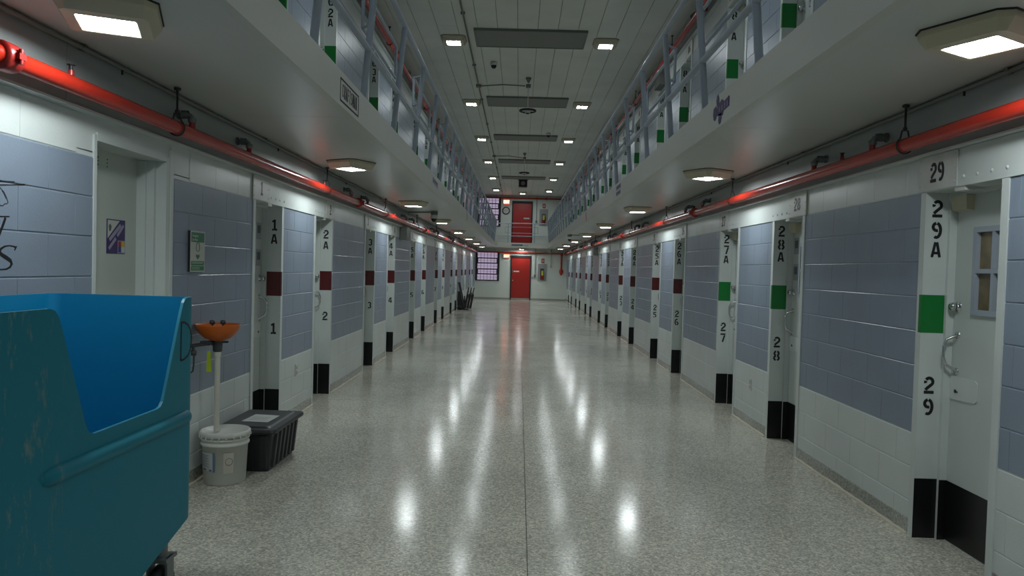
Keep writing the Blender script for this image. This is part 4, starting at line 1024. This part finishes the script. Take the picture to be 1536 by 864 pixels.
ar = MB(); ar.tube([(ex, ey, .955), (ex-.06, ey-.03, .955), (ex-.10, ey-.14, .953), (XL+.03, ey-.24, .950)], .013, 10); ar.tube([(ex+.02, ey, .965), (ex+.065, ey+.02, .965)], .007, 8); ar.box(ex-.10, ex-.02, ey-.05, ey+.02, .960, .972); ar.box(XL, XL+.03, ey-.29, ey-.20, .91, .99); ar.obj('bracket_arm', dk_m, ew_)
lv = MB(); lv.lathe([(.0,-.02),(.018,-.018),(.018,.018),(0,.02)], (ex-.095, ey-.16, .905), 12, 'X'); lv.tube([(ex-.095, ey-.16, .95), (ex-.095, ey-.16, .90)], .010, 8); lv.tube([(ex-.090, ey-.16, .90), (ex-.088, ey-.165, .83), (ex-.092, ey-.17, .785), (ex-.105, ey-.175, .775), (ex-.115, ey-.175, .785)], .006, 8); lv.obj('valve_lever', dk_m, ew_)
for dx, dy in ((-.035, -.01), (.030, .01)):
    h = MB(); h.tube([(ex+dx, ey+dy, 1.0), (ex+dx, ey+dy, 1.085)], .008, 8); h.lathe([(0,1.085),(.016,1.087),(.019,1.098),(.016,1.112),(.007,1.116),(0,1.116)], (ex+dx, ey+dy, 0), 14); h.obj('spray_head', dk_m, ew_)
MB().prism([(ex-.052, .905),(ex-.030, .905),(ex-.022, .765),(ex-.056, .765)], 'Y', ey-.045, ey-.043).obj('inspection_tag', tag_m, ew_)
MB().tube([(ex-.04, ey-.044, .90), (ex-.035, ey-.03, .95)], .0015, 5).obj('tag_tie', pvc_m, ew_)

# ------------------------------------------------------------------ grey tote
tote_m = mat('tote_plastic', (.028,.030,.034), .42); add_bump(tote_m, 70, .12)
tt = thing('storage_tote', 'dark grey lidded storage tote with a paper label against the wall', 'tote', (-1.93, 5.48, 0))
TX0, TX1, TY0, TY1 = -2.14, -1.735, 5.13, 5.80
def ringr(x0, x1, y0, y1, z, r=.03):
    out = []
    for cx, cy, a0 in ((x1-r, y1-r, 0), (x0+r, y1-r, R90), (x0+r, y0+r, 2*R90), (x1-r, y0+r, 3*R90)):
        out += [(cx+r*math.cos(a0+i*R90/4), cy+r*math.sin(a0+i*R90/4), z) for i in range(5)]
    return out
tp = .045
b0, b1 = ringr(TX0+tp, TX1-tp, TY0+tp, TY1-tp, 0.001), ringr(TX0+.012, TX1-.012, TY0+.012, TY1-.012, .30); k = len(b0)
MB().add(b0+b1, [(i, (i+1) % k, k+(i+1) % k, k+i) for i in range(k)]+[tuple(range(k))]).obj('tub', tote_m, tt)
def lidpart():
    A = [ringr(TX0-.02, TX1+.02, TY0-.02, TY1+.02, .288), ringr(TX0-.024, TX1+.024, TY0-.024, TY1+.024, .300), ringr(TX0-.018, TX1+.018, TY0-.018, TY1+.018, .318), ringr(TX0+.03, TX1-.03, TY0+.03, TY1-.03, .320), ringr(TX0+.045, TX1-.045, TY0+.045, TY1-.045, .330)]
    vs = sum(A, []); fs = [(q*k+i, q*k+(i+1) % k, (q+1)*k+(i+1) % k, (q+1)*k+i) for q in range(4) for i in range(k)]+[tuple(4*k+i for i in range(k)), tuple(range(k))]
    return MB().add(vs, fs)
lidpart().obj('lid', tote_m, tt)
for i in range(6):
    y = TY0+.10+i*.092
    r_ = MB(); f_ = lambda z: TX1-tp+(tp-.012)*z/.30
    r_.add([(f_(.02)-.002, y, .02), (f_(.02)+.016, y+.008, .02), (f_(.02)+.016, y+.040, .02), (f_(.02)-.002, y+.048, .02), (f_(.27)-.002, y, .27), (f_(.27)+.016, y+.008, .27), (f_(.27)+.016, y+.040, .27), (f_(.27)-.002, y+.048, .27)], [(0,1,5,4),(1,2,6,5),(2,3,7,6),(4,5,6,7),(0,3,2,1)]); r_.obj('side_rib', tote_m, tt)
for i in range(3):
    x = TX0+.10+i*.10; g_ = lambda z: TY0+tp-(tp-.012)*z/.30
    r_ = MB(); r_.add([(x, g_(.02)+.002, .02), (x+.006, g_(.02)-.010, .02), (x+.05, g_(.02)-.010, .02), (x+.056, g_(.02)+.002, .02), (x, g_(.27)+.002, .27), (x+.006, g_(.27)-.010, .27), (x+.05, g_(.27)-.010, .27), (x+.056, g_(.27)+.002, .27)], [(0,1,5,4),(1,2,6,5),(2,3,7,6),(4,5,6,7),(0,3,2,1)]); r_.obj('end_rib', tote_m, tt)
lbl = MB().prism([(-2.035,5.33),(-1.835,5.315),(-1.825,5.555),(-2.022,5.585)], 'Z', .3302, .3312).obj('paper_label', paper_m, tt)
for i in range(4): MB().box(-2.0, -1.87, 5.37+.035*i, 5.382+.035*i, .3312, .3316).obj('label_print', card_m, tt)
hm_ = MB(); hm_.box(TX0+.12, TX1-.12, TY0-.030, TY0-.006, .286, .300); hm_.obj('grip', tote_m, tt)

# ------------------------------------------------------------------ folded chairs and hand truck by the far left wall
metal_d = mat('dark_brown_metal', (.035,.032,.030), .45, .3)
CH = ['folded metal chair leaning by the far left wall, nearest the corridor', 'folded metal chair leaning by the far left wall, middle one', 'folded metal chair leaning by the far left wall, closest to the wall']
for i in range(3):
    c = local('folding_chair', CH[i], 'chair', (-1.79-.10*i, 26.6+.02*i, 0), rot=(0, .20, 0), group='folded chairs at the far left wall')
    for s in (-1, 1):
        MB().tube([(0, s*.20, .012), (0, s*.20, .70), (0, s*.17, .80)], .012, 8).obj('leg', metal_d, c)
        MB().tube([(.045, s*.17, .02), (.03, s*.17, .55)], .011, 8).obj('leg', metal_d, c)
    b = MB(); b.box(-.012, .012, -.19, .19, .62, .80); b.obj('backrest', metal_d, c)
    s_ = MB(); s_.box(.02, .05, -.18, .18, .18, .56); s_.obj('seat', metal_d, c)
    MB().tube([(0, -.20, .12), (0, .20, .12)], .009, 8).obj('stretcher', metal_d, c)
ht = local('hand_truck', 'dark folded platform truck leaning upright against the far left wall', 'hand truck', (-1.94, 25.95, 0), rot=(0, 0, 0))
fr = MB(); fr.tube([(.02, -.2, .03), (-.20, -.2, .98), (-.20, .2, .98), (.02, .2, .03)], .022, 8); fr.obj('frame', metal_d, ht)
pb = MB(); pb.add([(.0,-.19,.04),(.0,.19,.04),(-.135,.19,.66),(-.135,-.19,.66),(-.22,-.19,.04),(-.22,.19,.04),(-.22,.19,.66),(-.22,-.19,.66)], [(0,1,2,3),(4,5,6,7),(0,1,5,4),(1,2,6,5),(2,3,7,6),(3,0,4,7)]); pb.obj('back_panel', black_matte, ht)
MB().box(-.22, .16, -.21, .21, 0.001, .03).obj('toe_plate', metal_d, ht)
for s in (-1, 1): MB().lathe([(.02,-.02),(.08,-.02),(.08,.02),(.02,.02)], (-.12, s*.235, .082), 16, 'Y').obj('wheel', black_matte, ht)
